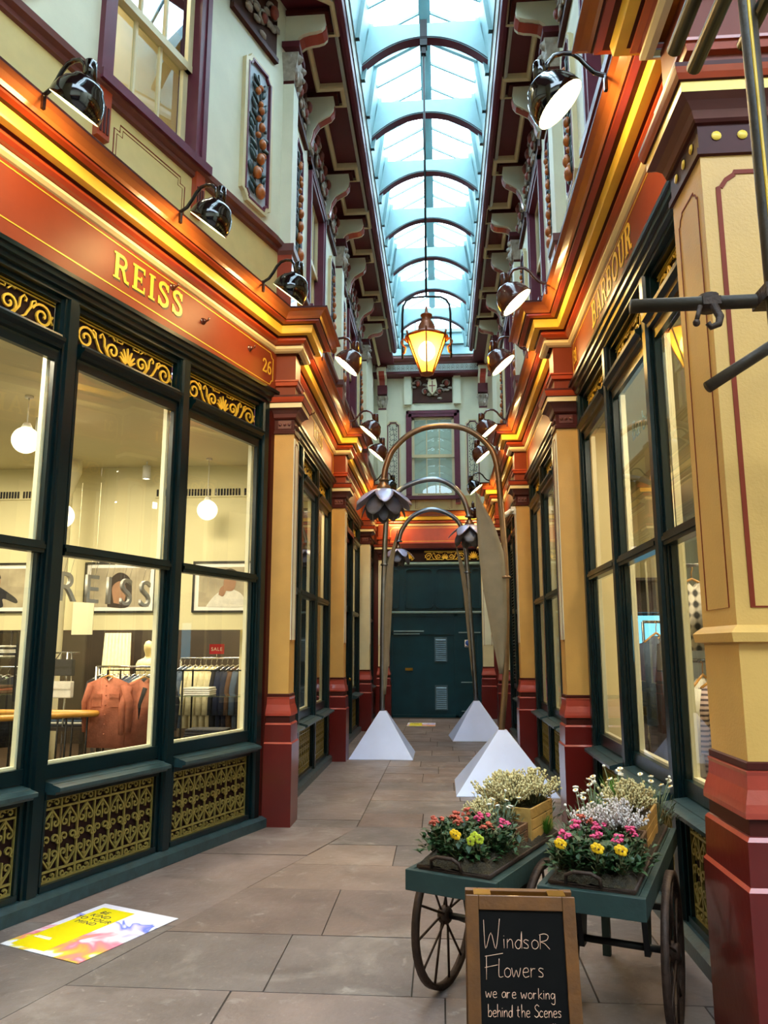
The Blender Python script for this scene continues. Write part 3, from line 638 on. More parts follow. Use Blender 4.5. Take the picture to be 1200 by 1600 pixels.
def rect_line(mb, u0, u1, z0, z1, k, w, fn, d0, d1):
    mb.ribbon([(u0, z0), (u1, z0), (u1, z1 - k), (u1 - .012, z1 - k), (u1 - k * .5, z1 - k * .5), (u1 - k, z1 - .012), (u1 - k, z1), (u0 + k, z1), (u0 + k, z1 - .012), (u0 + k * .5, z1 - k * .5), (u0 + .012, z1 - k), (u0, z1 - k)], w, fn, d0, d1, 0, True)
proto_line = MB(); rect_line(proto_line, -.085, .085, 1.66, 3.62, .04, .008, local, .19, .193)
proto_pan = MB(); proto_pan.box(-.118, .118, .19, .197, 1.68, 3.66)
roset = MB()
for f in (-1, 1):
    roset.box(f * .127 - .003, f * .127 + .003, .03, .16, 3.76, 3.84)
    for k in range(3): roset.ball((f * .13, .05 + k * .045, 3.80), .017, 8)
for k in range(4): roset.ball((-.08 + k * .053, .193, 3.80), .018, 8)
PILS = [(frame(XL, 7.44, 0, -1), 'yellow pilaster on red plinth at the corner beside the number 26 sign'),
        (frame(XL, 11.56, 0, -1), 'yellow pilaster on red plinth beside the nearer left pyramid'),
        (frame(XL, 15.66, 0, -1), 'pale pilaster on red plinth beyond the louvred door on the left'),
        (frame(*rp(4.35), RD.x, RD.y), 'yellow pilaster at the near end of the canted shop front'),
        (frame(XR, 7.44, 0, 1), 'yellow pilaster on red plinth behind the flower carts'),
        (frame(XR, 11.56, 0, 1), 'yellow pilaster on red plinth carrying the white security camera'),
        (frame(XR, 15.66, 0, 1), 'pale pilaster on red plinth behind the tallest flower stem'),
        (frame(-1.37, YE, -1, 0), 'pale panelled pilaster left of the teal end doors'),
        (frame(1.09, YE, -1, 0), 'pale panelled pilaster right of the teal end doors')]
pme = proto_line.mesh('panel_line', ['line']); ppm = proto_pan.mesh('shaft_panel', ['pale']); rme = roset.mesh('neck_carving', ['plumbrown'])
for k, (T, lb) in enumerate(PILS):
    p = pilaster(T, PATH, lb, group='pilasters along the passage', sm='cream' if k in (2, 6, 7, 8) else 'shaft'); place(ppm, 'shaft_panel', p)
    o = place(pme, 'panel_line', p); o.location.y += .0072
    place(rme, 'neck_carving', p)
# the broad corner pier nearest the viewer on the right
CX = [(2.0, 3.105), (1.145, 3.105), (1.145, 3.5), (1.33, 3.5)]
cp = pilaster(Matrix(), CX, 'broad yellow corner pier on deep red plinth behind the scaffold tubes', 'cornyel')
mb = MB(); fx = lambda u, v, d: (u, 3.105 - d, v); fy = lambda u, v, d: (1.145 - d, u, v)
rect_line(mb, 1.21, 1.80, 1.76, 3.62, .07, .02, fx, 0, .004); mb.put('panel_line', 'line', cp)
mb = MB(); rect_line(mb, 3.17, 3.43, 1.76, 3.60, .05, .006, fy, 0, .003); mb.put('side_panel_line', 'line', cp)
mb = MB().sweep(CX, [(0, 1.62), (.03, 1.625), (.035, 1.66), (.02, 1.675), (0, 1.69)], 0); mb.put('shaft_ledge', 'shaft', cp)
mb = MB().sweep(CX, [(.03, 1.18), (.03, 1.62)], 0); 
for k in range(7): mb = MB(); mb.lathe([(0, .005), (.019, .004), (.022, 0)], 12, 0, Matrix.Translation((1.22 + k * .11, 3.10, 3.795)) @ Matrix.Rotation(PI / 2, 4, 'X')); mb.put('capital_stud', 'cornyel', cp)
for k in range(3): mb = MB(); mb.lathe([(0, .005), (.019, .004), (.022, 0)], 12, 0, Matrix.Translation((1.14, 3.19 + k * .11, 3.795)) @ Matrix.Rotation(-PI / 2, 4, 'Y')); mb.put('capital_stud', 'cornyel', cp)
mb = MB(); mb.ribbon([(1.52, 4.1), (1.52, 4.36), (1.55, 4.40), (1.60, 4.40), (1.62, 4.46), (1.66, 4.50), (2.2, 4.50)], .014, lambda u, v, d: (u, 3.10 - d, v), 0, .006); mb.put('gold_line', 'gold', cp)
# return fascia beyond the pier
mb = MB(); mb.box(1.9, 6, 3.09, 3.3, 4.06, 4.56); tag(mb.put('trim_return_fascia', 'fascia'), kind='structure')

# ---- upper pilasters, corbels, friezes
def carved_cap(mb, w, d, z0, z1):
    h = z1 - z0
    mb.box(-w, w, -.02, d, z0, z0 + .04, 1)
    for sx in (-1, 1):
        for y in (d * .6,): mb.tube([(sx * w * .75, d + .03 + .035 * math.cos(a), z1 - .11 + .045 * math.sin(a)) for a in [k * .5 for k in range(11)]], [.03 - .0016 * k for k in range(11)], 7, 0)
        mb.ball((sx * w * .72, d + .035, z1 - .10), .05, 9, 0); mb.ball((sx * w * 1.0, d * .5, z1 - .10), .05, 9, 0)
        for k in range(3): mb.ball((sx * w * (.3 + .3 * k), d + .01, z0 + .10 + .03 * k), .05, 8, 0, .7, .7, 1.3)
    mb.ball((0, d + .02, z0 + .16), .075, 10, 0, .9, .8, 1.2); mb.ball((0, d + .07, z0 + .13), .03, 8, 0)
    mb.frus((-w, w, -.02, d), (-w - .04, w + .04, -.02, d + .05), z0 + .04, z1 - .06, 0)
BIG = [(0, 8.13), (.10, 8.13), (.115, 8.17), (.14, 8.22), (.19, 8.26), (.26, 8.28), (.34, 8.29), (.40, 8.31), (.435, 8.35), (.44, 8.40), (.43, 8.50), (0, 8.50)]
SMALL = [(0, 7.86), (.06, 7.87), (.08, 7.94), (.10, 8.05), (.16, 8.15), (.24, 8.20), (.31, 8.24), (.35, 8.30), (.36, 8.38), (.35, 8.50), (0, 8.50)]
def corbel(w, prof):
    a = MB(); a.prism(prof, lambda u, v, s: (s, u, v), -w, w, 0)
    ins = [(u * .93, v + .012) for u, v in prof]
    b = MB(); lo = prof[1:-2]
    b.ribbon([(u + .003, v - .004) for u, v in lo], .010, lambda u, v, s: (s, u, v), -w * .6, w * .6, 0)
    c = MB()
    for sx in (-1, 1): c.ribbon([(u * .86 + .004, v * .5 + 4.22) for u, v in prof if u > 0] , .006, lambda u, v, s: (s, u, v), sx * w, sx * (w + .003), 0)
    d = MB(); top = prof[-2][1]; e = max(u for u, v in prof) + .02
    d.box(-w - .03, w + .03, 0, e + .02, top, top + .05)
    return a.mesh('bracket_body', ['pale']), b.mesh('red_inset', ['salmon']), d.mesh('abacus', ['brown'])
cbig, csml = corbel(.115, BIG), corbel(.075, SMALL)
def place_corbel(T, kind, label):
    r = thing('corbel_bracket', T, label, 'bracket', 'scrolled corbel brackets under the eaves')
    for me, nm in zip(cbig if kind else csml, ('bracket_body', 'red_inset', 'abacus')): place(me, nm, r)
UP = MB(); UP.box(-.13, .13, -.06, .11, 5.72, 7.64)
up_sh = UP.mesh('shaft', ['pale'])
m = MB(); m.box(-.155, .155, -.06, .135, 5.0, 5.62, 0); m.frus((-.155, .155, -.06, .135), (-.175, .175, -.06, .155), 5.62, 5.66, 1); m.box(-.175, .175, -.06, .155, 5.66, 5.74, 1); up_ped = m.mesh('pedestal', ['redline', 'plumbrown'])
m = MB(); carved_cap(m, .13, .11, 7.64, 8.06); up_cap = m.mesh('carved_capital', ['carv', 'brown'])
m = MB(); m.box(-.18, .18, -.06, .17, 8.06, 8.13); up_ab = m.mesh('abacus', ['maroon'])
PW = ['on the left above the number 26 corner', 'on the left above the second pier', 'on the left above the third pier', 'right side above the pier behind the flower carts', 'right side above the security camera pier', 'right side above the third pier']
for k, (T, lb) in enumerate([(PILS[i][0], PW[j]) for j, i in enumerate((0, 1, 2, 4, 5, 6))]):
    r = thing('upper_pilaster', T, f'pale upper pilaster with carved capital {lb}', 'pilaster')
    for me, nm in ((up_ped, 'pedestal'), (up_sh, 'shaft'), (up_cap, 'carved_capital'), (up_ab, 'abacus')): place(me, nm, r)
    place_corbel(T, 1, f'large scrolled eaves bracket {lb}')
BN = {0: 'over the canted front on the left', 1: 'over the second bay on the left', 2: 'over the third bay on the left', 4: 'over the nearest bay on the right', 5: 'over the second bay on the right', 6: 'over the third bay on the right', 3: 'left end', 7: 'right end'}
def foliage(mb, s0, s1, z0, z1, seed):
    rr = random.Random(seed); n = max(2, int((s1 - s0) / .16)); h = z1 - z0
    for i in range(n):
        x = s0 + (s1 - s0) * (i + .5) / n; z = z0 + h * (.5 + .18 * (-1) ** i)
        mb.tube([(a, .05, b) for a, b in spiral(x, z, .11, .02, PI * (i % 2), PI * (i % 2) + (PI * 2.2) * (-1) ** i, 12)], .020, 5, 0)
        for k in range(4):
            a = rr.uniform(0, 2 * PI); mb.ball((x + .12 * math.cos(a), .05, z + h * .3 * math.sin(a)), .05, 6, 0, 1.3, .5, .7)
        mb.ball((x, .07, z), .045 if i % 2 else .06, 8, 1, 1, .8, 1.3)
fol = {}
def frieze(T, s0, s1, label):
    key = round(s1 - s0, 2)
    r = thing('carved_frieze', T @ Matrix.Translation((s0, 0, 0)), label, 'frieze')
    if key not in fol:
        a = MB(); a.box(0, s1 - s0, -.02, .02, 7.78, 8.5); b = MB(); foliage(b, .05, s1 - s0 - .05, 7.82, 8.42, 5); c = MB(); c.box(0, s1 - s0, 0, .05, 7.735, 7.79)
        fol[key] = (a.mesh('ground', ['friezeb']), b.mesh('foliage', ['carv', 'carvred']), c.mesh('lower_bead', ['brown']))
    for me, nm in zip(fol[key], ('ground', 'foliage', 'lower_bead')): place(me, nm, r)
rel = {}
def relief(T, label, w=.23, z0=5.90, z1=7.46, fruit=True):
    r = thing('relief_panel', T, label, 'relief panel')
    key = (w, z0, z1)
    if key not in rel:
        h = z1 - z0; k = .07; A = [(-w, z0 + k), (-w + .03, z0 + k), (-w + k, z0 + .03), (-w + k, z0), (w - k, z0), (w - k, z0 + .03), (w - .03, z0 + k), (w, z0 + k), (w, z1 - k), (w - .03, z1 - k), (w - k, z1 - .03), (w - k, z1), (-w + k, z1), (-w + k, z1 - .03), (-w + .03, z1 - k), (-w, z1 - k)]
        a = MB(); a.prism(A, local, 0, .018, 0)
        b = MB(); b.ribbon(A, .05, local, .0, .045, 0, True); b2 = MB(); b2.ribbon([(x * .86, (z - (z0 + z1) / 2) * .975 + (z0 + z1) / 2) for x, z in A], .022, local, .0, .05, 0, True)
        lf, fr = MB(), MB(); rr = random.Random(11); n = 15 if fruit else 0
        lf.tube([(.03 * math.sin(i * .9), .035, z0 + .12 + (h - .24) * i / 15) for i in range(16)], .010 if fruit else .006, 5)
        for i in range(0 if fruit else 12):
            for sx in (-1, 1):
                z = z0 + .16 + (h - .34) * i / 11; P = [(a * sx * 1.0, .03, b) for a, b in spiral(.055, z, .045, .012, PI, PI + 4.6, 9)]; lf.tube(P, .006, 4); lf.ball((sx * .085, .03, z + .06), .012, 5, 0, 1, .5, 1.6)
        for i in range(n):
            z = z0 + .15 + (h - .3) * i / n
            for sx in (-1, 1):
                a_ = rr.uniform(.3, 1.3) * sx; x = sx * rr.uniform(.05, w * .55)
                T_ = Matrix.Translation((x, .04, z + rr.uniform(-.03, .03))) @ Matrix.Rotation(a_, 4, 'Y') @ Matrix.Diagonal((.75, .4, 1.7, 1))
                lf.lathe([(math.sin(PI * q / 5) * .042, -math.cos(PI * q / 5) * .042) for q in range(6)], 6, 0, T_)
        for i in range(7 if fruit else 0):
            z = z0 + .16 + (h - .4) * i / 6.5; q = .062 - .005 * i; fr.ball((rr.uniform(-.06, .06), .06, z), max(.035, q), 10, 0, 1, .8, 1.15)
            fr.ball((rr.uniform(-.1, .1), .05, z + .07), .032, 8, 0)
        rel[key] = [(a.mesh('panel_ground', ['paleb' if fruit else 'pale']), 'panel_ground'), (b.mesh('outer_frame', ['cream']), 'outer_frame'), (b2.mesh('inner_bead', ['purple']), 'inner_bead'), (lf.mesh('carved_leaves', ['greenleaf']), 'carved_leaves')] + ([(fr.mesh('carved_fruit', ['fruit']), 'carved_fruit')] if fruit else [])
    for me, nm in rel[key]: place(me, nm, r)
for i, (side, T, L) in enumerate(BAYS):
    if L < 3: continue
    fa, na = ('far end', 'near end') if side == 'L' else ('near end', 'far end')
    relief(T @ Matrix.Translation((.48, 0, 0)), f'fruit relief panel, {fa} of wall {BN[i]}')
    relief(T @ Matrix.Translation((L - .48, 0, 0)), f'fruit relief panel, {na} of wall {BN[i]}')
    place_corbel(T @ Matrix.Translation((1.08, 0, 0)), 0, f'small eaves bracket, {fa} of window {BN[i]}')
    place_corbel(T @ Matrix.Translation((L - 1.08, 0, 0)), 0, f'small eaves bracket, {na} of window {BN[i]}')
    frieze(T, .16, .98, f'foliage frieze above relief, {fa} of wall {BN[i]}')
    frieze(T, 1.18, L - 1.18, f'carved foliage frieze above the window {BN[i]}')
    frieze(T, L - .98, L - .16, f'foliage frieze above relief, {na} of wall {BN[i]}')
# cream moulding stepping round the brackets under the soffit
def zig(side):
    P = []; base, out = .14, .50
    def add(T, s, d): v = T @ Vector((s, d, 0)); P.append((v.x, v.y))
    seq = ([(T_L4, 2.4, 'pil', PILS[2][0]), (T_L3, 3.78, 'bay', 0), (0, 0, 'pil', PILS[1][0]), (T_L2, 3.78, 'bay', 0), (0, 0, 'pil', PILS[0][0]), (T_REISS, 3.86, 'bay', 0)] if side == 'L' else
           [(T_R1, 3.78, 'bay', 0), (0, 0, 'pil', PILS[4][0]), (T_R2, 3.78, 'bay', 0), (0, 0, 'pil', PILS[5][0]), (T_R3, 3.78, 'bay', 0), (0, 0, 'pil', PILS[6][0])])
    if side == 'L': add(T_L4, 0, base)
    for T, L, kd, PT in seq:
        if kd == 'pil':
            for s, d in ((-.2, base), (-.2, out), (.2, out), (.2, base)): add(PT, s, d)
        else:
            if T is T_REISS: P.pop(); 
            for c in (1.08, L - 1.08):
                if T is T_REISS and c < 2: add(T, .35, base)
                for s, d in ((c - .13, base), (c - .13, out - .06), (c + .13, out - .06), (c + .13, base)): add(T, s, d)
    if side == 'R': add(T_R4, 2.4, base)
    else: add(T_REISS, 5, base)
    return P
ZP = [(0, 8.52), (.02, 8.51), (.05, 8.53), (.055, 8.56), (.055, 8.6)]
tag(MB().sweep(zig('L'), ZP, 0).put('trim_eaves_left', ['cream']), kind='structure')
tag(MB().sweep(zig('R'), ZP, 0).put('trim_eaves_right', ['cream']), kind='structure')

# ---- end wall of the passage
WE = struct('wall_end')
mb = MB(); mb.box(.0, 3.2, -.12, 0, 5.2, 8.6, 0); mb.box(0, 3.2, -.12, 0, 4.1, 5.2, 1)
e = MB()
for a, b, z0, z1, mi in ((-.1, .84, 5.3, 8.6, 0), (2.12, 3.1, 5.3, 8.6, 0), (.84, 2.12, 7.5, 8.6, 0), (-.1, 3.1, 4.1, 5.3, 1)): e.box(a, b, -.12, 0, z0, z1, mi)
e.put('upper_wall', ['pale', 'apron'], WE, T_END)
e = MB(); e.box(-.1, .335, -.1, -.02, 0, 4.1); e.box(2.565, 3.1, -.1, -.02, 0, 4.1); e.put('lower_wall', ['oxblood'], WE, T_END)
e = MB(); e.box(.8, 2.2, -.9, -.85, 5, 8, 0); e.put('room_lining', 'pale', WE, T_END)
e = MB(); e.box(-.1, 3.1, -.1, .02, 4.12, 4.56, 0); e.box(-.1, 3.1, -.1, .04, 4.0, 4.12, 1); fbE = e.put('fascia_board', ['redline', 'brown'], WE, T_END)
e = MB(); rect_line(e, .42, 2.54, 4.17, 4.5, .05, .010, local, .02, .024); e.put('gold_line', 'gold', fbE)
tag(MB().sweep(end_path, CORN, CM).put('trim_cornice_end', CMATS), kind='structure')
er = struct(num('window'), T_END @ Matrix.Translation((1.48, 0, 0)))
for k, me in _uw.items():
    m2 = me.copy()
    for v in m2.vertices:
        if v.co.z > 5.7: v.co.z = 5.28 + (v.co.z - 5.8) * 1.14
        else: v.co.z -= .22
        v.co.x *= 1.06
    if k == 'pane': m2.materials.clear(); m2.materials.append(M['glass'])
    place(m2, k, er)
m = MB(); m.box(-.5, .5, -.20, -.18, 5.3, 7.4); m.put('window_blind', 'blind', er)
relief(T_END @ Matrix.Translation((2.47, 0, -.42)), 'tall pale panel of dark scrollwork left of the end window', .16, 5.80, 7.62, False)
relief(T_END @ Matrix.Translation((.49, 0, -.42)), 'tall pale panel of dark scrollwork right of the end window', .16, 5.80, 7.62, False)
frieze(T_END @ Matrix.Translation((.98, 0, -.05)), 0, 1.0, 'carved frieze with a shield crest above the end window')
sh = MB(); sh.prism([(0, 7.86), (.10, 7.98), (.12, 8.12), (.09, 8.28), (.0, 8.24), (-.09, 8.28), (-.12, 8.12), (-.10, 7.98)], local, .03, .13, 0); sh.box(-.012, .012, .13, .14, 7.92, 8.22, 1); sh.box(-.08, .08, .13, .14, 8.08, 8.105, 1)
tag(sh.put('shield_crest', ['cream', 'carvred'], None, T_END @ Matrix.Translation((1.48, 0, 0))), 'small carved shield over the middle of the end window frieze', 'crest')
for s, nm in ((.86, 'right'), (2.10, 'left')):
    m = MB(); m.box(-.09, .09, 0, .12, 7.62, 8.35, 0); tag(m.put('modillion_block', ['pale'], None, T_END @ Matrix.Translation((s, 0, 0))), f'plain pale block at the {nm} end of the crest frieze', 'bracket')
for s, nm in ((.22, 'right'), (2.74, 'left')):
    place_corbel(T_END @ Matrix.Translation((s, 0, 0)), 1, f'large scrolled bracket in the {nm} corner of the end wall')
    m = MB(); carved_cap(m, .10, .10, 7.5, 7.9); m.box(-.12, .12, 0, .14, 7.9, 8.13, 1); r = tag(m.put('carved_capital', ['carv', 'maroon'], None, T_END @ Matrix.Translation((s, 0, 0))), f'carved capital in the {nm} corner beside the end window', 'capital')
    m = MB(); m.box(-.11, .11, 0, .09, 5.0, 7.5); tag(m.put('corner_strip', ['pale'], None, T_END @ Matrix.Translation((s, 0, 0))), f'plain pale corner strip at the {nm} of the end wall', 'pilaster')
m = MB(); m.sweep([(XR, YE - .30), (XL, YE - .30)], [(-.3, 8.35), (.02, 8.36), (.02, 8.40), (.04, 8.41), (.045, 8.58), (.07, 8.60), (.075, 8.63), (.12, 8.66), (.15, 8.72), (.12, 8.80), (.16, 8.82), (.16, 8.90), (-.2, 8.9)], [2, 2, 2, 0, 1, 1, 1, 1, 1, 1, 0, 0])
tag(m.put('trim_gutter_end', ['grey', 'plumbrown', 'maroon']), kind='structure')
m = MB()
for k in range(26):
    x = XL + .08 + k * .113; m.ribbon([(x - .03, 8.43), (x - .035, 8.5), (x, 8.56), (x + .035, 8.5), (x + .03, 8.43)], .008, lambda u, v, d: (u, YE - .346 - d, v), 0, .005); m.ball((x, YE - .35, 8.48), .014, 6, 0, 1, .5, 1.4)
tag(m.put('trim_lotus_band', ['lineblue']), kind='structure')
m = MB(); y = 17.62
m.box(RC - RHW - .25, RC + RHW + .25, y + .3, y + .36, 8.7, 9.30, 0); m.box(RC - RHW - .25, RC + RHW + .25, y + .24, y + .36, 8.95, 9.05, 0); m.box(RC - RHW - .25, RC + RHW + .25, y + .24, y + .36, 9.25, 9.34, 0)
m.box(RC - .05, RC + .05, y + .28, y + .34, 9.3, 9.95, 0); m.box(RC - .45, RC - .40, y + .28, y + .34, 9.3, 9.75, 0); m.box(RC + .40, RC + .45, y + .28, y + .34, 9.3, 9.75, 0)
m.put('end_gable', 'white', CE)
m = MB(); m.add([(RC - RHW, y + .31, 9.3), (RC + RHW, y + .31, 9.3), (RC, y + .31, 9.93)], [(0, 1, 2)]); m.put('gable_glass', 'skyglass', CE)
m = MB(); m.box(-8, XL - .1, -.5, 18.8, 8.73, 8.9); m.box(-8, 8, 19.6, 19.9, 0, 9.0); m.box(XR + .2, 8, -.5, 18.8, 8.73, 8.9); m.put('outer_roof', 'maroon', CE)
# teal doors
D = struct(num('door'), T_END)
d = MB(); a, b = .33, 2.57; z2 = 2.42
d.box(a, b, -.2, -.06, 0, 3.98)
for s0, s1, z0, z1 in ((a, b, 0, .06), (a, a + .07, 0, 3.98), (b - .07, b, 0, 3.98), (.94, 1.02, 0, z2), (a, b, z2 - .06, z2), (1.02, b, 1.92, 2.0), (a, .94, 1.9, 1.97), (a + .07, a + .14, .1, 1.9), (.87, .94, .1, 1.9)): d.box(s0, s1, -.08, -.03, z0, z1)
d.put('door_leaf', 'doorg', D)
d = MB()
for c, hw in ((.47, .12), (1.12, .33), (1.86, .33), (2.45, .09)):
    k = min(.09, hw * .6); z0, z1 = 2.56, 3.5
    d.ribbon([(c - hw, z0 + k), (c - hw + k * .3, z0 + k * .3), (c - hw + k, z0), (c + hw - k, z0), (c + hw - k * .3, z0 + k * .3), (c + hw, z0 + k), (c + hw, z1 - k), (c + hw - k * .3, z1 - k * .3), (c + hw - k, z1), (c - hw + k, z1), (c - hw + k * .3, z1 - k * .3), (c - hw, z1 - k)], .03, local, -.07, -.01, 0, True)
for s in (.66, 1.49, 2.24): d.box(s - .03, s + .03, -.07, -.03, z2, 3.58)
d.put('overdoor_panels', 'doorg', D)
d = MB(); d.prism([(-.1, z2), (-.01, z2), (.02, z2 + .02), (.02, z2 + .045), (-.03, z2 + .06), (-.1, z2 + .06)], lambda u, v, s: (s, u, v), a, b); d.prism([(-.1, 3.58), (-.01, 3.58), (.03, 3.61), (.03, 3.64), (-.03, 3.66), (-.1, 3.66)], lambda u, v, s: (s, u, v), a, b); d.put('door_rail', 'litteal', D)
d = MB(); d.box(1.75, b - .1, -.06, .01, 1.99, 2.02); d.box(1.85, b - .1, -.06, -.01, 1.93, 1.95); d.box(.4, .92, -.06, -.01, 1.96, 1.985); d.box(.55, .88, -.06, -.02, .80, .82); d.box(.55, .88, -.06, -.02, .14, .155); d.put('drip_strip', 'litteal', D)  # light on the top edges painted in with the paler teal
for z0, zn in ((1.28, 1.86), (.17, .74)):
    d = MB(); d.box(1.20, 1.50, -.06, -.035, z0, zn)
    for k in range(11): zz = z0 + .03 + k * (zn - z0 - .06) / 11; d.add([(1.23, -.035, zz + .035), (1.47, -.035, zz + .035), (1.47, -.01, zz), (1.23, -.01, zz)], [(0, 1, 2, 3)])
    d.put('vent_grille', 'grille', D)
d = MB(); d.box(2.02, 2.20, -.06, -.03, 1.08, 1.14); d.put('letter_slot', 'brass', D)
d = MB(); d.box(a, b, -.08, -.055, 3.68, 3.98); d.put('transom_backing', 'backing', D)
for s0, s1 in ((a + .06, .66), (.72, 1.72), (1.72, b - .06)):
    g = transom_grille(s0, s1) if s1 - s0 > .8 else None
    if g:
        for i, v in enumerate(g.v): g.v[i] = (v[0], v[1] + .04, v[2])
    else:
        g = MB(); mid = (s0 + s1) / 2
        for k in range(7):
            an = PI / 2 + (k - 3) * .4; g.ribbon([(mid, 3.74), (mid + .08 * math.cos(an), 3.74 + .1 * math.sin(an)), (mid + .12 * math.cos(an), 3.76 + .16 * math.sin(an))], [.01, .024, .01], local, -.05, -.034)
        for sg in (-1, 1): g.ribbon([(mid + sg * x, zz) for x, zz in spiral(.09, 3.77, .05, .01, -PI * .6, PI * 2)], .014, local, -.05, -.034)
    g.put('transom_grille', 'gold', D)
no = thing('door_notice', T_END @ Matrix.Translation((.70, -.055, 0)), 'small white notice with a blue disc on the teal end doors', 'sign')
d = MB(); d.box(-.08, .08, 0, .006, 1.63, 1.80); d.put('notice_plate', 'whitecard', no)
d = MB(); d.lathe([(0, .004), (.066, .004), (.066, 0)], 24, 0, Matrix.Translation((0, .006, 1.725)) @ Matrix.Rotation(-PI / 2, 4, 'X')); d.put('blue_disc', 'blue', no)
d = MB(); d.box(-.07, .07, .006, .012, 1.635, 1.655); d.put('notice_strip', 'navy', no)

# ================================================================== LAMPS
def goose():
    a = MB(); a.tube([(0, -.02, 0), (0, .05, .0), (0, .10, .02), (0, .145, .07), (0, .18, .12), (0, .225, .155), (0, .275, .16), (0, .33, .145), (0, .365, .10), (0, .375, .03)], .014, 10); a.box(-.014, .014, -.05, .0, -.02, .02)
    st = MB(); st.box(-.012, .012, .03, .05, -.10, .0)
    T = Matrix.Translation((0, .365, -.105)) @ Matrix.Rotation(math.radians(-40), 4, 'X') @ Matrix.Scale(.86, 4)     # tilts the open side to the wall
    pr = [(.185, -.11), (.188, -.105), (.186, -.06), (.175, -.01), (.15, .045), (.118, .075), (.112, .09), (.10, .105), (.06, .125), (.0, .13)]
    s = MB(); s.lathe(pr, 28, 0, T); s.lathe([(.185, -.11), (.178, -.10), (.165, -.02), (.13, .04), (0, .10)], 28, 1, T)
    n = MB(); n.lathe([(.0, .0), (.038, .0), (.038, .14), (.032, .15), (0, .15)], 16, 0, Matrix.Translation((0, .415, -.045)))
    b = MB(); b.lathe([(0, -.085), (.172, -.085)], 28, 0, T)
    return [(a, 'arm'), (st, 'stay'), (s, 'shade'), (n, 'neck'), (b, 'lit_disc')]
GO = goose()
def gme(cols): return [(mb.mesh(nm, c), nm) for (mb, nm), c in zip(GO, cols)]
gm_black = gme((['black'], ['black'], ['black', 'white'], ['black'], ['lit'])); gm_brown = gme((['browngloss'], ['browngloss'], ['browngloss', 'white'], ['browngloss'], ['lit']))
def lamp(T, s, col, label):
    r = thing('gooseneck_lamp', T @ Matrix.Translation((s, .30, 4.875 + (RISE * s if T is T_REISS else 0))), label, 'wall lamp', 'gooseneck lamps along the cornices')
    for me, nm in (gm_black if col else gm_brown): place(me, nm, r)
lamp(T_REISS, .77, 1, 'black gooseneck lamp nearest the number 26 corner of the canted front')
lamp(T_REISS, 1.95, 1, 'black gooseneck lamp below the near jamb of the canted upper window')
lamp(T_REISS, 3.28, 1, 'black gooseneck lamp nearest the viewer on the left cornice')
lamp(T_L2, 3.28, 0, 'brown gooseneck lamp just past the number 26 corner')
lamp(T_L2, .58, 0, 'brown gooseneck lamp at the far end of the second left bay')
lamp(T_L3, 3.38, 0, 'brown gooseneck lamp at the near end of the third left bay')
lamp(T_L3, .64, 1, 'black gooseneck lamp behind the largest metal flower')
lamp(T_R1, .53, 1, 'large black gooseneck lamp nearest the viewer on the right cornice')
lamp(T_R1, 3.12, 0, 'brown gooseneck lamp at the far end of the nearest right bay')
lamp(T_R2, .60, 0, 'brown gooseneck lamp just past the pier behind the carts')
lamp(T_R2, 3.28, 0, 'brown gooseneck lamp at the far end of the second right bay')
lamp(T_R3, .65, 0, 'brown gooseneck lamp just past the security camera pier')
lamp(T_R3, 3.3, 1, 'black gooseneck lamp above the leaf of the tallest flower')
lamp(T_END, .55, 0, 'brown gooseneck lamp on the end cornice at right')
lamp(T_END, 2.42, 0, 'brown gooseneck lamp on the end cornice at left')

LN = thing('hanging_lantern', TR(RC - .01, 8.6, 4.74), 'lit amber hexagonal lantern hanging in a hoop under the rooflight', 'lantern')
m = MB(); m.tube([(0, 0, 1.0), (0, 0, 4.42)], .013, 8); m.box(-.045, .045, -.05, .05, 4.38, 4.75); m.box(-.03, .03, -.03, .03, 4.28, 4.38); m.put('hanging_rod', 'blackiron', LN)
m = MB(); m.tube([(-.285, 0, .22), (-.285, 0, .78), (-.275, 0, .88), (-.24, 0, .95), (-.17, 0, .99), (0, 0, 1.0), (.17, 0, .99), (.24, 0, .95), (.275, 0, .88), (.285, 0, .78), (.285, 0, .22)], .013, 8); m.put('hoop', 'blackiron', LN)
for sx in (-1, 1):
    m = MB(); m.tube([(sx * x, 0, z) for x, z in [(.235, .44), (.275, .47), (.30, .43), (.28, .38), (.25, .36), (.262, .30), (.29, .28)]], .014, 7); m.put('scroll_bracket', 'lampmetal', LN)
hexr = lambda R, z, o=0: [(R * math.cos(PI / 6 + k * PI / 3 + o), R * math.sin(PI / 6 + k * PI / 3 + o), z) for k in range(6)]
m = MB()
for k in range(6):
    a0, a1 = hexr(.075, .03)[k], hexr(.25, .47)[k]; m.tube([a0, a1], .010, 6); b0, b1 = hexr(.075, .03)[(k + 1) % 6], hexr(.25, .47)[(k + 1) % 6]; m.tube([a0, b0], .010, 6); m.tube([a1, b1], .012, 6)
    m.tube([a1, (a1[0] * 1.06, a1[1] * 1.06, .52)], .014, 6)
m.lathe([(0, 0), (.03, .0), (.06, .02), (.08, .035), (0, .04)], 12)
m.put('lantern_frame', 'lampmetal', LN)
m = MB(); A, B = hexr(.073, .035), hexr(.245, .465)
for k in range(6): m.add([A[k], A[(k + 1) % 6], B[(k + 1) % 6], B[k]], [(0, 1, 2, 3)])
m.put('amber_pane', 'amber', LN)
m = MB(); m.lathe([(.262, .465), (.262, .475), (.12, .55), (.105, .56), (.10, .62), (.07, .68), (.055, .69), (.055, .74), (.07, .75), (.07, .765), (.04, .775), (.02, .80), (.012, .86), (0, .90)], 6 * 3, 0); m.put('lantern_roof', 'lampmetal', LN)
m = MB(); m.ball((0, 0, .31), .10, 14, 0, 1, 1, 1.2); m.put('bulb', 'bulb', LN)

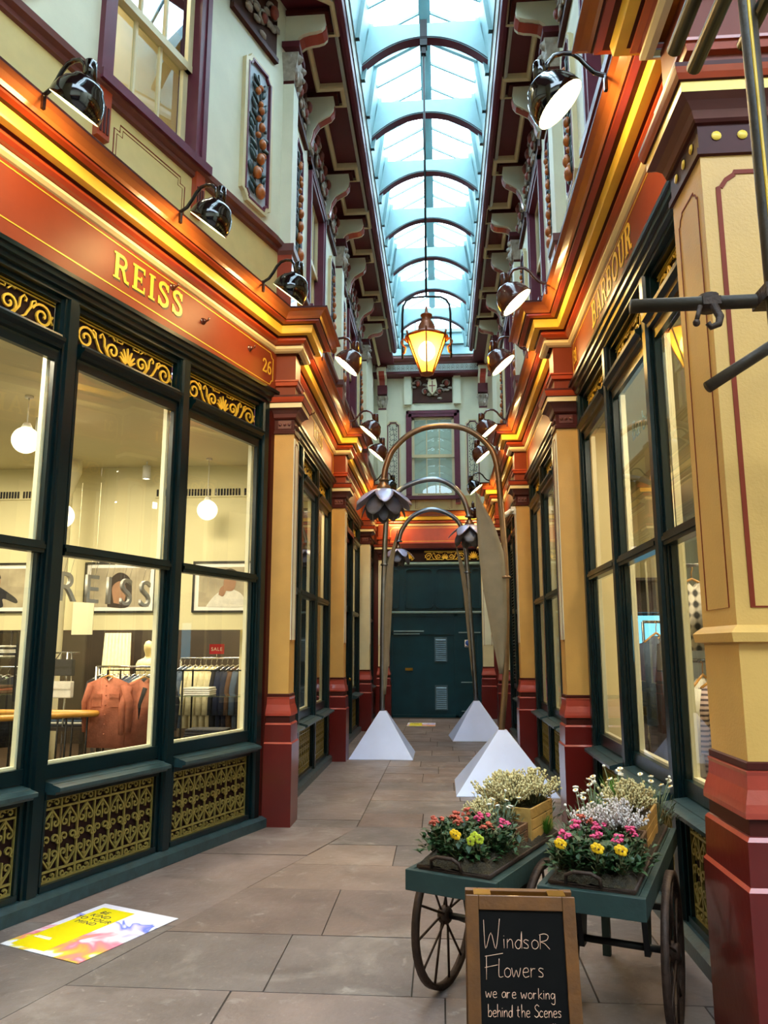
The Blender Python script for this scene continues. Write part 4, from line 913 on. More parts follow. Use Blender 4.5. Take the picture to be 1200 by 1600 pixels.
# ================================================================== FLOWER SCULPTURES
def grid_leaf(outL, outR, n=14, bow=.04, y0=0):
    """blade between two outlines of (x,z) points, bowed out of its plane"""
    def res(P, t):
        L = [0]; 
        for a, b in zip(P, P[1:]): L.append(L[-1] + math.hypot(b[0] - a[0], b[1] - a[1]))
        d = t * L[-1]
        for i in range(len(P) - 1):
            if d <= L[i + 1] + 1e-9: f = (d - L[i]) / max(1e-9, L[i + 1] - L[i]); return (P[i][0] + (P[i + 1][0] - P[i][0]) * f, P[i][1] + (P[i + 1][1] - P[i][1]) * f)
        return P[-1]
    mb = MB(); vs = []; q = 5
    for i in range(n + 1):
        a, b = res(outL, i / n), res(outR, i / n)
        for j in range(q):
            f = j / (q - 1); vs.append((a[0] + (b[0] - a[0]) * f, y0 + bow * math.sin(PI * f), a[1] + (b[1] - a[1]) * f))
    return mb.add(vs, [(i * q + j, i * q + j + 1, (i + 1) * q + j + 1, (i + 1) * q + j) for i in range(n) for j in range(q - 1)], 0, True)
def solid(o, t):
    m = o.modifiers.new('sheet', 'SOLIDIFY'); m.thickness = t; m.offset = 0; return o
def petal_mesh(prof, wid, name, mats, cup=.25):
    mb = MB(); n = len(prof) - 1; q = 7; vs = []
    for i, (r, z) in enumerate(prof):
        w = wid[i]
        for j in range(q):
            f = -1 + 2 * j / (q - 1); vs.append((r - cup * w * f * f * .4, w * f, z - cup * w * f * f))
    return mb.add(vs, [(i * q + j, i * q + j + 1, (i + 1) * q + j + 1, (i + 1) * q + j) for i in range(n) for j in range(q - 1)], 0, True).mesh(name, mats)
TOP = petal_mesh([(.03, .02), (.10, .016), (.17, -.008), (.24, -.05), (.305, -.105), (.36, -.165), (.392, -.215)], [.04, .085, .108, .116, .102, .066, .012], 'upper_petal', ['petal'], .10)
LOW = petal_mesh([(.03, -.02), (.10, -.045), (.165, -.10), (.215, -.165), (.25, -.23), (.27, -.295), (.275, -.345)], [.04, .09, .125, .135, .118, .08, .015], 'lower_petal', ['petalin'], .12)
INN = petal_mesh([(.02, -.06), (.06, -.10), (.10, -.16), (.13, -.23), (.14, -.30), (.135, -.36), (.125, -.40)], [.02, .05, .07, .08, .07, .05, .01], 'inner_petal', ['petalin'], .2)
def flower(root, x, y, z, s, rz):
    T0 = Matrix.Translation((x, y, z)) @ Matrix.Rotation(rz, 4, 'Z') @ Matrix.Scale(s, 4)
    m = MB(); m.lathe([(0, .19), (.03, .185), (.036, .12), (.05, .115), (.055, .10), (.085, .06), (.09, .03), (.075, .0), (.04, -.02), (0, -.02)], 20); h = m.put('flower_head', 'bronze', root, T0)
    for k in range(6): solid(place(TOP, 'upper_petal', h, Matrix.Rotation(-PI / 2 + k * PI / 3, 4, 'Z')), .008)
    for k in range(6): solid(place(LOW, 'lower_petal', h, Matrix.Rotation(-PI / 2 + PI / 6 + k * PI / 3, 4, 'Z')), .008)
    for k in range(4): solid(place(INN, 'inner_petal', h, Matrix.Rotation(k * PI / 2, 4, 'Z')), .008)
def smooth_path(P, n=6):
    o = []
    for i in range(len(P) - 1):
        p0, p1, p2, p3 = (Vector(P[max(0, i - 1)]), Vector(P[i]), Vector(P[i + 1]), Vector(P[min(len(P) - 1, i + 2)]))
        for k in range(n):
            t = k / n; o.append(.5 * ((2 * p1) + (p2 - p0) * t + (2 * p0 - 5 * p1 + 4 * p2 - p3) * t * t + (3 * p1 - p0 - 3 * p2 + p3) * t ** 3))
    return o + [Vector(P[-1])]
def sculpture(x, y, half, rot, stem, r, fl, leaf, label, mats, rings):
    R = thing('flower_sculpture', TR(x, y), label, 'sculpture')
    m = MB(); m.frus((-half, half, -half, half), (-.05, .05, -.05, .05), .006, .66); m.box(-half, half, -half, half, 0, .008); m.put('pyramid_base', 'pyramid', R, Matrix.Rotation(rot, 4, 'Z'))
    P = smooth_path([(a - x, 0, b) for a, b in stem], 7); m = MB(); m.tube(P, r, 14); m.put('stem', mats, R)
    for a, b in rings:
        m = MB(); m.lathe([(r, -.015), (r * 1.6, -.012), (r * 1.6, .012), (r, .015)], 14, 0, Matrix.Translation((a - x, 0, b))); m.put('stem_collar', mats, R)
    flower(R, fl[0] - x, 0, fl[1], fl[2], fl[3])
    m = grid_leaf([(a - x, b) for a, b in leaf[0]], [(a - x, b) for a, b in leaf[1]], 22, .015, -.035); solid(m.put('leaf', 'leafmetal', R), .008)
sculpture(.70, 9.4, .56, 0, [(.685, .62), (.75, 1.25), (.785, 2.0), (.79, 2.6), (.755, 3.3), (.71, 3.88), (.585, 4.14), (.32, 4.33), (-.02, 4.37), (-.33, 4.29), (-.57, 4.08), (-.67, 3.85), (-.70, 3.66)], .037, (-.70, 3.54, .98, .12),
          ([(.68, 1.3), (.60, 1.75), (.51, 2.31), (.47, 2.7), (.45, 3.1), (.44, 3.52)], [(.72, 1.3), (.78, 1.8), (.79, 2.3), (.77, 2.75), (.66, 3.1), (.44, 3.52)]),
          'tallest metal flower lamp-like sculpture, white pyramid base nearest the carts', 'bronze', [(.79, 2.45), (-.70, 3.68)])
sculpture(-.905, 12.07, .47, 0, [(-.92, .62), (-.91, 1.73), (-.89, 2.82), (-.84, 3.72), (-.68, 4.06), (-.40, 4.22), (-.07, 4.27), (.19, 4.17), (.38, 3.94), (.46, 3.65)], .041, (.465, 3.50, .86, .5),
          ([(-.90, .9), (-.90, 1.6), (-.89, 2.3), (-.84, 2.9), (-.67, 3.45)], [(-.86, .9), (-.80, 1.6), (-.76, 2.3), (-.74, 2.9), (-.67, 3.45)]),
          'metal flower sculpture on the white pyramid by the left pilasters, arching right', 'steel', [(-.88, 2.9), (.46, 3.66)])
sculpture(.62, 14.45, .48, math.radians(4), [(.62, .62), (.54, 2.21), (.48, 3.35), (.41, 3.84), (.21, 4.09), (-.15, 4.21), (-.51, 4.09), (-.72, 3.83), (-.79, 3.6)], .044, (-.80, 3.44, .80, .5),
          ([(.545, 1.1), (.475, 1.9), (.42, 2.6), (.34, 3.2), (.28, 3.56)], [(.58, 1.1), (.54, 1.9), (.50, 2.6), (.44, 3.1), (.28, 3.56)]),
          'farthest metal flower sculpture, pale blue pyramid base before the teal doors', 'steel', [(.50, 3.0), (-.79, 3.6)])

# ================================================================== FLOWER CARTS
def wheel(mb, c, R, ax):
    T = Matrix.Translation(c) @ Matrix.Rotation(PI / 2, 4, 'Y')
    mb.lathe([(R - .026, -.014), (R, -.016), (R, .016), (R - .026, .014), (R - .026, -.014)], 40, 0, T)
    mb.lathe([(0, -.028), (.03, -.028), (.042, -.015), (.042, .015), (.03, .028), (0, .028)], 14, 0, T)
    for k in range(12):
        a = k * PI / 6 + .12; mb.tube([(c[0] + (.012 if k % 2 else -.012), c[1] + .03 * math.cos(a), c[2] + .03 * math.sin(a)), (c[0], c[1] + (R - .02) * math.cos(a), c[2] + (R - .02) * math.sin(a))], .006, 6)
def cart(T, wd, ln, wy, wx, label):
    r = thing('flower_cart', T, label, 'flower cart'); z0, z1 = .575, .66
    for y in (0, ln - .028): m = MB(); m.box(0, wd, y, y + .028, z0, z1); m.put('end_board', 'cart', r, bevel=.003)
    for x in (0, wd - .028): m = MB(); m.box(x, x + .028, .0285, ln - .0285, z0, z1); m.put('side_board', 'cart', r, bevel=.003)
    m = MB(); k = 5
    for i in range(k): a = .029 + (wd - .058) * i / k; m.box(a, a + (wd - .058) / k - .003, .029, ln - .029, z1 - .03, z1 - .004)
    m.put('plank_bed', 'cart', r)
    for x in (.02, wd - .06): m = MB(); m.box(x, x + .04, ln - .08, ln - .04, .0, z0); m.put('leg', 'cart', r)
    m = MB(); m.tube([(wx[0], wy, .32), (wx[1], wy, .32)], .016, 8); m.put('axle', 'blackiron', r)
    m = MB(); m.box(.03, wd - .03, ln - .07, ln - .05, .26, .29); m.put('stretcher', 'blackiron', r)
    for x in (.07, wd - .07):
        m = MB(); m.add([(x - .012, wy - .11, z0), (x + .012, wy - .11, z0), (x + .012, wy + .11, z0), (x - .012, wy + .11, z0), (x - .012, wy - .025, .29), (x + .012, wy - .025, .29), (x + .012, wy + .025, .29), (x - .012, wy + .025, .29)], [(0, 1, 2, 3), (4, 5, 6, 7), (0, 1, 5, 4), (1, 2, 6, 5), (2, 3, 7, 6), (3, 0, 4, 7)]); m.put('axle_bracket', 'blackiron', r)
    for x in wx: m = MB(); wheel(m, (x, wy, .32), .32, 0); m.put('spoked_wheel', 'rust', r)
    return r
TC1, TC2 = frame(-.17, 3.54, .9, -.44), frame(.37, 3.35, .93, -.36)
cart(TC1, .42, .98, .53, (-.07, .445), 'green flower cart further left, its front wheel clear of the chalkboard')
cart(TC2, .42, 1.30, .50, (-.022, .455), 'green flower cart nearer the shop window on the right')

# ---- plants
def leaf_blade(mb, p, d, l, w, mi=0):
    p, d = Vector(p), Vector(d).normalized(); s = d.cross(Vector((0, 0, 1))); s = s.normalized() if s.length > .01 else Vector((1, 0, 0)); u = s.cross(d)
    a, b, c = p, p + d * l * .5 + s * w + u * l * .10, p + d * l - Vector((0, 0, l * .15)); e = p + d * l * .5 - s * w + u * l * .10; k = p + d * l * .5
    mb.add([a, b, c, e, k], [(0, 4, 1), (4, 2, 1), (0, 3, 4), (4, 3, 2)], mi, True)
def rdir(rr, lo, hi): a, e = rr.uniform(0, 2 * PI), rr.uniform(lo, hi); return Vector((math.cos(a) * math.cos(e), math.sin(a) * math.cos(e), math.sin(e)))
def leafy(seed, h=.14, R=.10, n=130):
    rr = random.Random(seed); m = MB()
    for k in range(12): d = rdir(rr, .7, 1.5); m.tube([(0, 0, 0), d * h * .5, d * h * .95], .0025, 4, 1)
    for k in range(n): d = rdir(rr, .15, 1.4); q = d * rr.uniform(.3, 1.0); leaf_blade(m, (q.x * R, q.y * R, max(.01, q.z * h)), rdir(rr, -.2, .7) + d * .6, rr.uniform(.03, .055), rr.uniform(.011, .019))
    return m
def blooms(seed, n, h, R, r=.012, spread=.6):
    rr = random.Random(seed); m = MB()
    for k in range(n):
        d = rdir(rr, .5, 1.45); c = Vector((d.x * R * spread, d.y * R * spread, h * rr.uniform(.92, 1.12)))
        for j in range(7): e = rdir(rr, -.2, 1.3) * r * .8; m.ball(c + e, r * rr.uniform(.5, .7), 6, 0, 1, 1, .7)
    return m
def heather(seed, h=.19, R=.13, n=130):
    rr = random.Random(seed); st, bd = MB(), MB()
    for k in range(n):
        d = rdir(rr, .55, 1.5); l = h * rr.uniform(.75, 1.1); tip = Vector((d.x * R * 1.2, d.y * R * 1.2, l * (.45 + .55 * d.z))); b = tip * .08; mid = tip * .5 + Vector((0, 0, .02))
        st.tube([(b.x, b.y, 0), mid, tip], .0018, 3)
        for j in range(7): t = .52 + .48 * j / 6; p = mid.lerp(tip, (t - .5) * 2); bd.ball(p + rdir(rr, -.5, .8) * .005, rr.uniform(.0038, .0062), 5, 0, 1, 1, 1.25)
    for k in range(60): d = rdir(rr, .2, 1.4); leaf_blade(st, (d.x * R * .5, d.y * R * .5, h * .4 * d.z), d, .03, .003)
    return st, bd
def daisies(seed, n=11, h=.3):
    rr = random.Random(seed); st, heads = MB(), []
    for k in range(n):
        d = rdir(rr, 1.0, 1.5); l = h * rr.uniform(.6, 1.1); t = d * l; st.tube([(d.x * .02, d.y * .02, 0), t * .5 + Vector((rr.uniform(-.01, .01), 0, 0)), t], .0022, 4)
        heads.append((Matrix.Translation(t) @ Matrix.Rotation(rr.uniform(-.5, .5), 4, 'X') @ Matrix.Rotation(rr.uniform(-.5, .5), 4, 'Y'), k % 3 == 2))
    for k in range(190): d = rdir(rr, .3, 1.45); leaf_blade(st, d * rr.uniform(.02, h * .6), d + Vector((0, 0, .6)), rr.uniform(.03, .06), .004)
    return st, heads
DH = MB(); DH.lathe([(0, .001), (.007, .003), (.015, .004), (.013, -.003), (0, -.003)], 11, 0); DH.lathe([(0, .009), (.004, .007), (.006, .004)], 8, 1); DH = DH.mesh('daisy_head', ['daisy', 'yellow'])
DB = MB(); DB.ball((0, 0, 0), .008, 7); DB = DB.mesh('daisy_bud', ['daisy'])
def grass_tuft(seed, h=.17, n=260):
    rr = random.Random(seed); m = MB()
    for k in range(n): d = rdir(rr, .75, 1.5); l = h * rr.uniform(.6, 1.1); s = Vector((-d.y, d.x, 0)).normalized() * .0022; a = Vector((d.x * .03, d.y * .03, 0)); b = a + d * l * .6; c = a + d * l + Vector((d.x, d.y, -.3)) * l * .15; m.add([a + s, a - s, b - s, b + s, c], [(0, 1, 2, 3), (3, 2, 4)])
    return m
def pansy(seed, n=2, h=.11):
    rr = random.Random(seed); lf, pt, ey = leafy(seed, .06, .05, 26), MB(), MB()
    for k in range(n):
        c = Vector((rr.uniform(-.03, .03), rr.uniform(-.04, -.01), h * rr.uniform(.8, 1.1))); lf.tube([(0, 0, 0), c], .002, 4, 1)
        for j in range(5): a = j * 2 * PI / 5 + PI / 2; pt.ball(c + Vector((.011 * math.cos(a), rr.uniform(-.003, .003), .011 * math.sin(a))), .0105, 8, 0, 1, .25, 1)
        ey.ball(c + Vector((0, -.005, 0)), .004, 6, 0, 1, .5, 1)
    return lf, pt, ey
def pl_put(T, name, label, cat, group, parts):
    r = thing(name, T, label, cat, group)
    for me, nm in parts: place(me, nm, r)
    return r
LV = [leafy(s).mesh('foliage', ['leaf', 'stem']) for s in (1, 2, 3)]
BL = {c: [blooms(s, n, .145, .075).mesh('blooms', [c]) for s, n in ((4, 5), (5, 7))] for c in ('pink', 'coral')}
HE = {c: [(lambda q: (q[0].mesh('stems', ['stem']), q[1].mesh('buds', [c])))(heather(s)) for s in (6, 7)] for c in ('heather', 'heatherw')}
DA = [(lambda q: (q[0].mesh('silvery_stems', ['sage']), q[1]))(daisies(s)) for s in (8, 9)]
GR = grass_tuft(10).mesh('blades', ['grass'])
PA = {c: (lambda q: (q[0].mesh('foliage', ['leaf', 'stem']), q[1].mesh('petals', [c]), q[2].mesh('dark_eyes', ['browncl'])))(pansy(s, n)) for c, s, n in (('yellow', 12, 2), ('lime', 13, 3))}
SG = leafy(21, .17, .08, 110).mesh('silvery_foliage', ['sage', 'stem'])
def tray(T, x0, x1, y0, y1, label):
    r = thing('flower_tray', T, label, 'tray'); z = .657
    m = MB(); m.tube([(x0, y0, z + .012), (x1, y0, z + .012), (x1, y1, z + .012), (x0, y1, z + .012)], .009, 8, 0, True); m.box(x0, x1, y0, y1, z, z + .008); m.put('tray_rim', 'rust', r)
    m = MB(); n, q = 16, 34; rr = random.Random(5); vs = []
    for j in range(q + 1):
        for i in range(n + 1):
            u, v = i / n, j / q; e = min(1, 6 * min(u, 1 - u, v * 1.6, (1 - v) * 1.6)); vs.append((x0 + (x1 - x0) * u, y0 + (y1 - y0) * v, z + .01 + .055 * e ** .5 * (1 + .22 * math.sin(i * 1.9 + j)) + rr.uniform(0, .014)))
    m.add(vs, [(j * (n + 1) + i, j * (n + 1) + i + 1, (j + 1) * (n + 1) + i + 1, (j + 1) * (n + 1) + i) for j in range(q) for i in range(n)], 0, True); tag(m.put('moss', 'moss', r), 'brown moss packed around the pots')
    m = MB(); c = (x0 + x1) / 2 - .03; m.tube([(c - .07, y0 - .004, z + .015), (c - .065, y0 - .018, z + .05), (c - .035, y0 - .02, z + .065), (c + .035, y0 - .02, z + .065), (c + .065, y0 - .018, z + .05), (c + .07, y0 - .004, z + .015)], .008, 8); m.put('tray_handle', 'rust', r)
tray(TC1, .045, .375, .04, .94, 'wire handled tray of brown moss on the left flower cart'); tray(TC2, .045, .375, .04, 1.25, 'wire handled tray of brown moss on the right flower cart')
def crate(T, x, y, w, l, h, m_, label):
    r = thing('wooden_crate', T @ Matrix.Translation((x, y, .69)), label, 'crate')
    m = MB(); t = .012
    m.box(-w, w, -l, -l + t, 0, h); m.put('crate_end', m_, r, bevel=.002); m = MB(); m.box(-w, w, l - t, l, 0, h); m.put('crate_end', m_, r, bevel=.002)
    for a in (-w, w - t):
        m = MB(); k = 3
        for i in range(k): z0 = h * i / k + .002; z1 = h * (i + 1) / k - .002; m.box(a, a + t, -l + t, l - t, z0, z1)
        m.put('crate_side', m_, r, bevel=.002)
    m = MB(); m.box(-w + t, w - t, -l + t, l - t, .01, h * .8); m.put('potting_soil', 'moss', r)
crate(TC1, .255, .76, .105, .16, .15, 'wood', 'pale pine crate of heather at the back of the left cart')
crate(TC1, .28, .47, .075, .10, .095, 'darkwood', 'small dark wooden crate in front of the pine crate, left cart')
crate(TC2, .255, .80, .105, .22, .14, 'wood', 'pale pine crate along the window side of the right cart')
crate(TC2, .30, .48, .065, .085, .10, 'darkwood', 'small dark wooden crate hidden among pink flowers, right cart')
rr = random.Random(44)
def at(T, x, y, z=.685, s=1.0): return T @ Matrix.Translation((x, y, z)) @ Matrix.Rotation(rr.uniform(0, 6.28), 4, 'Z') @ Matrix.Scale(s * rr.uniform(.92, 1.08), 4)
G1, G2 = 'pink flowered pot plants on the left cart', 'pink flowered pot plants on the right cart'
for (x, y, c) in ((.09, .16, 'coral'), (.17, .24, 'coral'), (.29, .22, 'coral'), (.09, .32, 'coral'), (.22, .36, 'pink'), (.33, .33, 'pink'), (.10, .46, 'coral')):
    pl_put(at(TC1, x, y), 'flowering_pot_plant', 'leafy plant with coral and pink flowers at the front of the left cart', 'plant', G1, [(rr.choice(LV), 'foliage'), (rr.choice(BL[c]), 'blooms')])
for (x, y, c) in ((.09, .14, 'pink'), (.19, .20, 'pink'), (.30, .19, 'pink'), (.10, .30, 'pink'), (.21, .33, 'pink'), (.33, .33, 'pink'), (.13, .44, 'coral')):
    pl_put(at(TC2, x, y), 'flowering_pot_plant', 'leafy plant with bright pink flowers at the front of the right cart', 'plant', G2, [(rr.choice(LV), 'foliage'), (rr.choice(BL[c]), 'blooms')])
G3, G4 = 'leafy pot plants without flowers on the left cart', 'leafy pot plants without flowers on the right cart'
for T, x, y, g, lb in ((TC1, .15, .12, G3, 'left'), (TC1, .25, .14, G3, 'left'), (TC1, .08, .24, G3, 'left'), (TC1, .34, .24, G3, 'left'), (TC1, .17, .34, G3, 'left'), (TC2, .14, .12, G4, 'right'), (TC2, .25, .12, G4, 'right'), (TC2, .08, .22, G4, 'right'), (TC2, .34, .25, G4, 'right'), (TC2, .17, .30, G4, 'right')):
    pl_put(at(T, x, y, .70, .85), 'leafy_pot_plant', f'dark green leafy plant without flowers among the blooms of the {lb} cart', 'plant', g, [(rr.choice(LV), 'foliage')])
for T, x, y, z, s, c, lb, g in ((TC1, .13, .56, .70, .85, 'heather', 'low cream heather just behind the coral flowers, left cart', None), (TC1, .22, .70, .77, 1.0, 'heather', 'tall cream heather spilling from the pine crate, left cart', 'heathers in the left pine crate'), (TC1, .29, .84, .77, 1.0, 'heather', 'tall cream heather spilling from the pine crate, left cart', 'heathers in the left pine crate'), (TC1, .12, .82, .72, 1.1, 'heather', 'cream heather at the far left of the left cart', None),
    (TC2, .27, .46, .74, .95, 'heatherw', 'whitish heather beside the bright pink flowers, right cart', None), (TC2, .16, .50, .70, .95, 'heatherw', 'whitish heather in the middle of the right cart', None), (TC2, .26, .74, .76, 1.0, 'heather', 'cream heather in the pine crate, right cart', None), (TC2, .27, .92, .78, .8, 'heather', 'small cream heather at the far end of the right pine crate', None)):
    pl_put(at(T, x, y, z, s), 'heather_plant', lb, 'plant', g, list(zip(HE[c][rr.randint(0, 1)], ('stems', 'buds'))))
for T, x, y, s, lb in ((TC1, .22, .52, 1.0, 'silver leaved daisy in the middle of the left cart'), (TC1, .11, .70, .95, 'silver leaved daisy at the left edge of the left cart'), (TC1, .28, .92, 1.05, 'silver leaved daisy at the back of the left cart'), (TC2, .09, .58, 1.05, 'tall white daisies at the left edge of the right cart'), (TC2, .10, .80, 1.25, 'tallest white daisies near the back left of the right cart'), (TC2, .16, 1.12, 1.15, 'white daisies at the far back of the right cart'), (TC2, .33, 1.12, 1.2, 'white daisies by the window at the back of the right cart')):
    sm_, hd = DA[rr.randint(0, 1)]; r = pl_put(at(T, x, y, .685, s * .85), 'daisy_plant', lb, 'plant', None, [(sm_, 'silvery_stems')])
    for Th, bud in hd: place(DB if bud else DH, 'daisy_bud' if bud else 'daisy_flower', r, Th)
for T, x, y, lb in ((TC1, .24, .60, 'grey leaved bush beside the dark crate, left cart'), (TC2, .10, .68, 'grey leaved bush behind the pink flowers, right cart'), (TC2, .17, .62, 'grey leaved bush at the middle of the right cart')):
    tag(place(SG, 'sage_bush', None, at(T, x, y, .70, .95)), lb, 'plant')
tag(place(GR, 'grass_tuft', None, at(TC2, .19, .98, .72, 1.35)), 'bright green grass tuft at the back of the right cart', 'plant'); tag(place(GR, 'grass_tuft', None, at(TC1, .36, .80, .69, .55)), 'small grass tuft beside the pine crate of the left cart', 'plant')
for T, x, y, c, lb in ((TC1, .20, .10, 'yellow', 'orange yellow pansy at the front of the left cart'), (TC1, .31, .10, 'lime', 'lime yellow flowers at the front right corner of the left cart'), (TC2, .32, .10, 'yellow', 'bright yellow pansy at the front right of the right cart'), (TC2, .23, .09, 'yellow', 'small yellow pansy by the handle of the right tray'), (TC2, .08, .10, 'yellow', 'small yellow pansy at the front left of the right cart')):
    pl_put(T @ Matrix.Translation((x, y, .70)), 'pansy_plant', lb, 'plant', None, list(zip(PA[c], ('foliage', 'petals', 'dark_eyes'))))

# ================================================================== CHALKBOARD
GL = {'W': [[(0, 1), (.05, 0), (.3, .55), (.5, 0), (.7, 1.05)]], 'F': [[(.05, 1), (.03, 0)], [(0, .97), (.6, 1.08)], [(-.02, .5), (.42, .6)]], 'R': [[(.05, .75), (.03, 0)], [(0, .78), (.3, .85), (.52, .74), (.42, .5), (.08, .4), (.3, .3), (.58, .0)]],
    'V': [[(0, .95), (.1, 0), (.3, 1)]], 'S': [[(.5, .85), (.3, .98), (.08, .8), (.2, .55), (.4, .4), (.42, .15), (.2, 0), (0, .12)]],
    'a': [[(.4, .42), (.2, .5), (.03, .3), (.1, .05), (.3, .1), (.4, .42), (.42, .0)]], 'b': [[(.05, 1), (.03, 0)], [(.03, .25), (.2, .5), (.4, .35), (.3, .03), (.05, .05)]], 'c': [[(.38, .42), (.2, .5), (.02, .25), (.15, .02), (.38, .08)]], 'd': [[(.38, .4), (.2, .48), (.02, .25), (.12, .0), (.32, .1), (.42, .95), (.4, 0)]],
    'e': [[(.05, .26), (.36, .3), (.3, .5), (.1, .45), (.03, .2), (.15, 0), (.4, .06)]], 'g': [[(.38, .42), (.18, .5), (.03, .28), (.15, .05), (.35, .2), (.4, .48), (.38, -.3), (.2, -.42), (.05, -.3)]], 'h': [[(.05, 1), (.03, 0)], [(.04, .3), (.2, .5), (.34, .38), (.36, 0)]], 'i': [[(.05, .5), (.05, 0)], [(.05, .66), (.06, .69)]], 'k': [[(.05, .9), (.03, 0)], [(.35, .5), (.05, .24), (.38, 0)]],
    'l': [[(.08, 1), (.03, .15), (.12, 0), (.3, .04)]], 'n': [[(.05, .5), (.03, 0)], [(.04, .3), (.2, .5), (.33, .4), (.36, 0)]], 'o': [[(.2, .5), (.04, .35), (.06, .08), (.24, 0), (.4, .15), (.38, .4), (.2, .5)]], 'p': [[(.05, .5), (.03, -.4)], [(.04, .35), (.22, .5), (.38, .32), (.25, .03), (.05, .08)]], 'r': [[(.05, .5), (.04, 0)], [(.04, .3), (.16, .47), (.3, .46)]], 's': [[(.33, .44), (.15, .5), (.05, .38), (.28, .2), (.26, .03), (.02, .04)]],
    't': [[(.15, .85), (.1, .1), (.25, .0)], [(0, .52), (.32, .55)]], 'u': [[(.04, .5), (.05, .1), (.2, 0), (.34, .2), (.36, .5), (.4, 0)]], 'w': [[(0, .5), (.1, 0), (.27, .38), (.4, 0), (.55, .5)]], 'I': [[(.05, .75), (.05, 0)]]}
ADV = {'W': .8, 'w': .66, 'i': .2, 'I': .2, 'l': .36, 'V': .4, 'R': .62, 'F': .6}
def chalk(mb, txt, x, z, w, h, slope, y, r):
    tot = sum(.38 if c == ' ' else ADV.get(c, .48) for c in txt); k = w / tot; cx = 0
    for c in txt:
        if c == ' ': cx += .38; continue
        for st in GL.get(c, []):
            P = [(x + (cx + a) * k, y, z + b * h + slope * (cx + a) * k) for a, b in st]; P = smooth_path(P, 4) if len(P) > 3 else P; mb.tube(P, r, 5, 0, False, .5)
        cx += ADV.get(c, .48)
CB = thing('chalkboard_sign', TR(.262, 2.93), 'wooden A-frame chalkboard with pink handwriting standing before the carts', 'chalkboard')
ht = .80; lean = math.radians(12); TB = Matrix.Translation((0, 0, .742)) @ Matrix.Rotation(-lean, 4, 'X'); W2 = .189
def boardpart(mb, nm, mt, T, bev=0): return mb.put(nm, mt, CB, T, bev)
top = -.742 / math.cos(lean)
m = MB(); m.box(-W2, -W2 + .044, -.02, 0, top, 0); m.box(W2 - .044, W2, -.02, 0, top, 0); m.box(-W2 + .0445, W2 - .0445, -.02, 0, -.046, 0); m.box(-W2 + .0445, W2 - .0445, -.02, 0, top + .10, top + .145); boardpart(m, 'front_frame', 'boardwood', TB, .0025)
m = MB(); m.box(-W2 + .04, W2 - .04, -.011, -.004, top + .14, -.04); sl = boardpart(m, 'slate_panel', 'slate', TB)
m = MB(); u = .386 / 1060; X = lambda px: (px - 575) * u; Z = lambda py: -(py - 50) * u * 1.02
for t, x0, x1, bl, h, sl_ in (('W', 222, 395, 495, 240, .0), ('indsoR', 400, 840, 488, 150, .0), ('F', 225, 395, 745, 195, .05), ('lowers', 345, 785, 722, 150, .02), ('we are working', 222, 862, 885, 95, .0), ('behind the Scenes', 238, 915, 1035, 100, .02), ('VIsit us In our Shop', 232, 968, 1205, 100, .06), ('or contact us on', 240, 830, 1350, 95, .03)):
    m = MB(); chalk(m, t, X(x0), Z(bl), (x1 - x0) * u, h * u, sl_, -.0125, .0019); m.put('chalk_writing', 'chalk', sl)
TBb = Matrix.Translation((0, .05, .742)) @ Matrix.Rotation(lean, 4, 'X')
m = MB(); m.box(-W2, -W2 + .044, 0, .02, top, 0); m.box(W2 - .044, W2, 0, .02, top, 0); m.box(-W2 + .044, W2 - .044, 0, .02, -.046, 0); m.box(-W2 + .044, W2 - .044, .004, .012, top + .14, -.046); boardpart(m, 'back_frame', 'boardwood', TBb, .0025)
m = MB()
for x in (-.13, .13): m.box(x - .03, x + .03, -.005, .055, .740, .745)
m.put('hinge', 'brass', CB)

# ================================================================== FLOOR STICKERS, CAMERA, SCAFFOLD
def swirl():
    mt = bpy.data.materials.new('printed_colour_swirls'); mt.use_nodes = True; nt = mt.node_tree; b = nt.nodes['Principled BSDF']; b.inputs['Roughness'].default_value = .35
    tc = nt.nodes.new('ShaderNodeTexCoord'); n = nt.nodes.new('ShaderNodeTexNoise'); n.inputs['Scale'].default_value = 3.2; n.inputs['Distortion'].default_value = 1.6; n.inputs['Detail'].default_value = 2
    sx = nt.nodes.new('ShaderNodeSeparateXYZ'); a = nt.nodes.new('ShaderNodeMath'); a.operation = 'MULTIPLY_ADD'; a.inputs[1].default_value = .9; L = nt.links.new
    L(tc.outputs['Object'], sx.inputs[0]); L(tc.outputs['Object'], n.inputs['Vector']); L(n.outputs['Fac'], a.inputs[0]); L(sx.outputs['Y'], a.inputs[2])
    r = nt.nodes.new('ShaderNodeValToRGB'); e = r.color_ramp.elements; e[0].position = .45; e[0].color = (.86, .86, .93, 1); e[1].position = 1.0; e[1].color = (.84, .82, .93, 1)
    for p, c in ((.50, (.80, .70, .05, 1)), (.58, (.85, .35, .12, 1)), (.66, (.85, .22, .33, 1)), (.76, (.86, .84, .92, 1)), (.86, (.80, .76, .93, 1)), (.93, (.45, .40, .85, 1)), (.97, (.10, .18, .75, 1))): q = e.new(p); q.color = c
    L(a.outputs[0], r.inputs[0]); L(r.outputs[0], b.inputs['Base Color']); return mt
SW = swirl(); YE_P = mat('printed_yellow', 'f0dc0a', .35, var=.03)
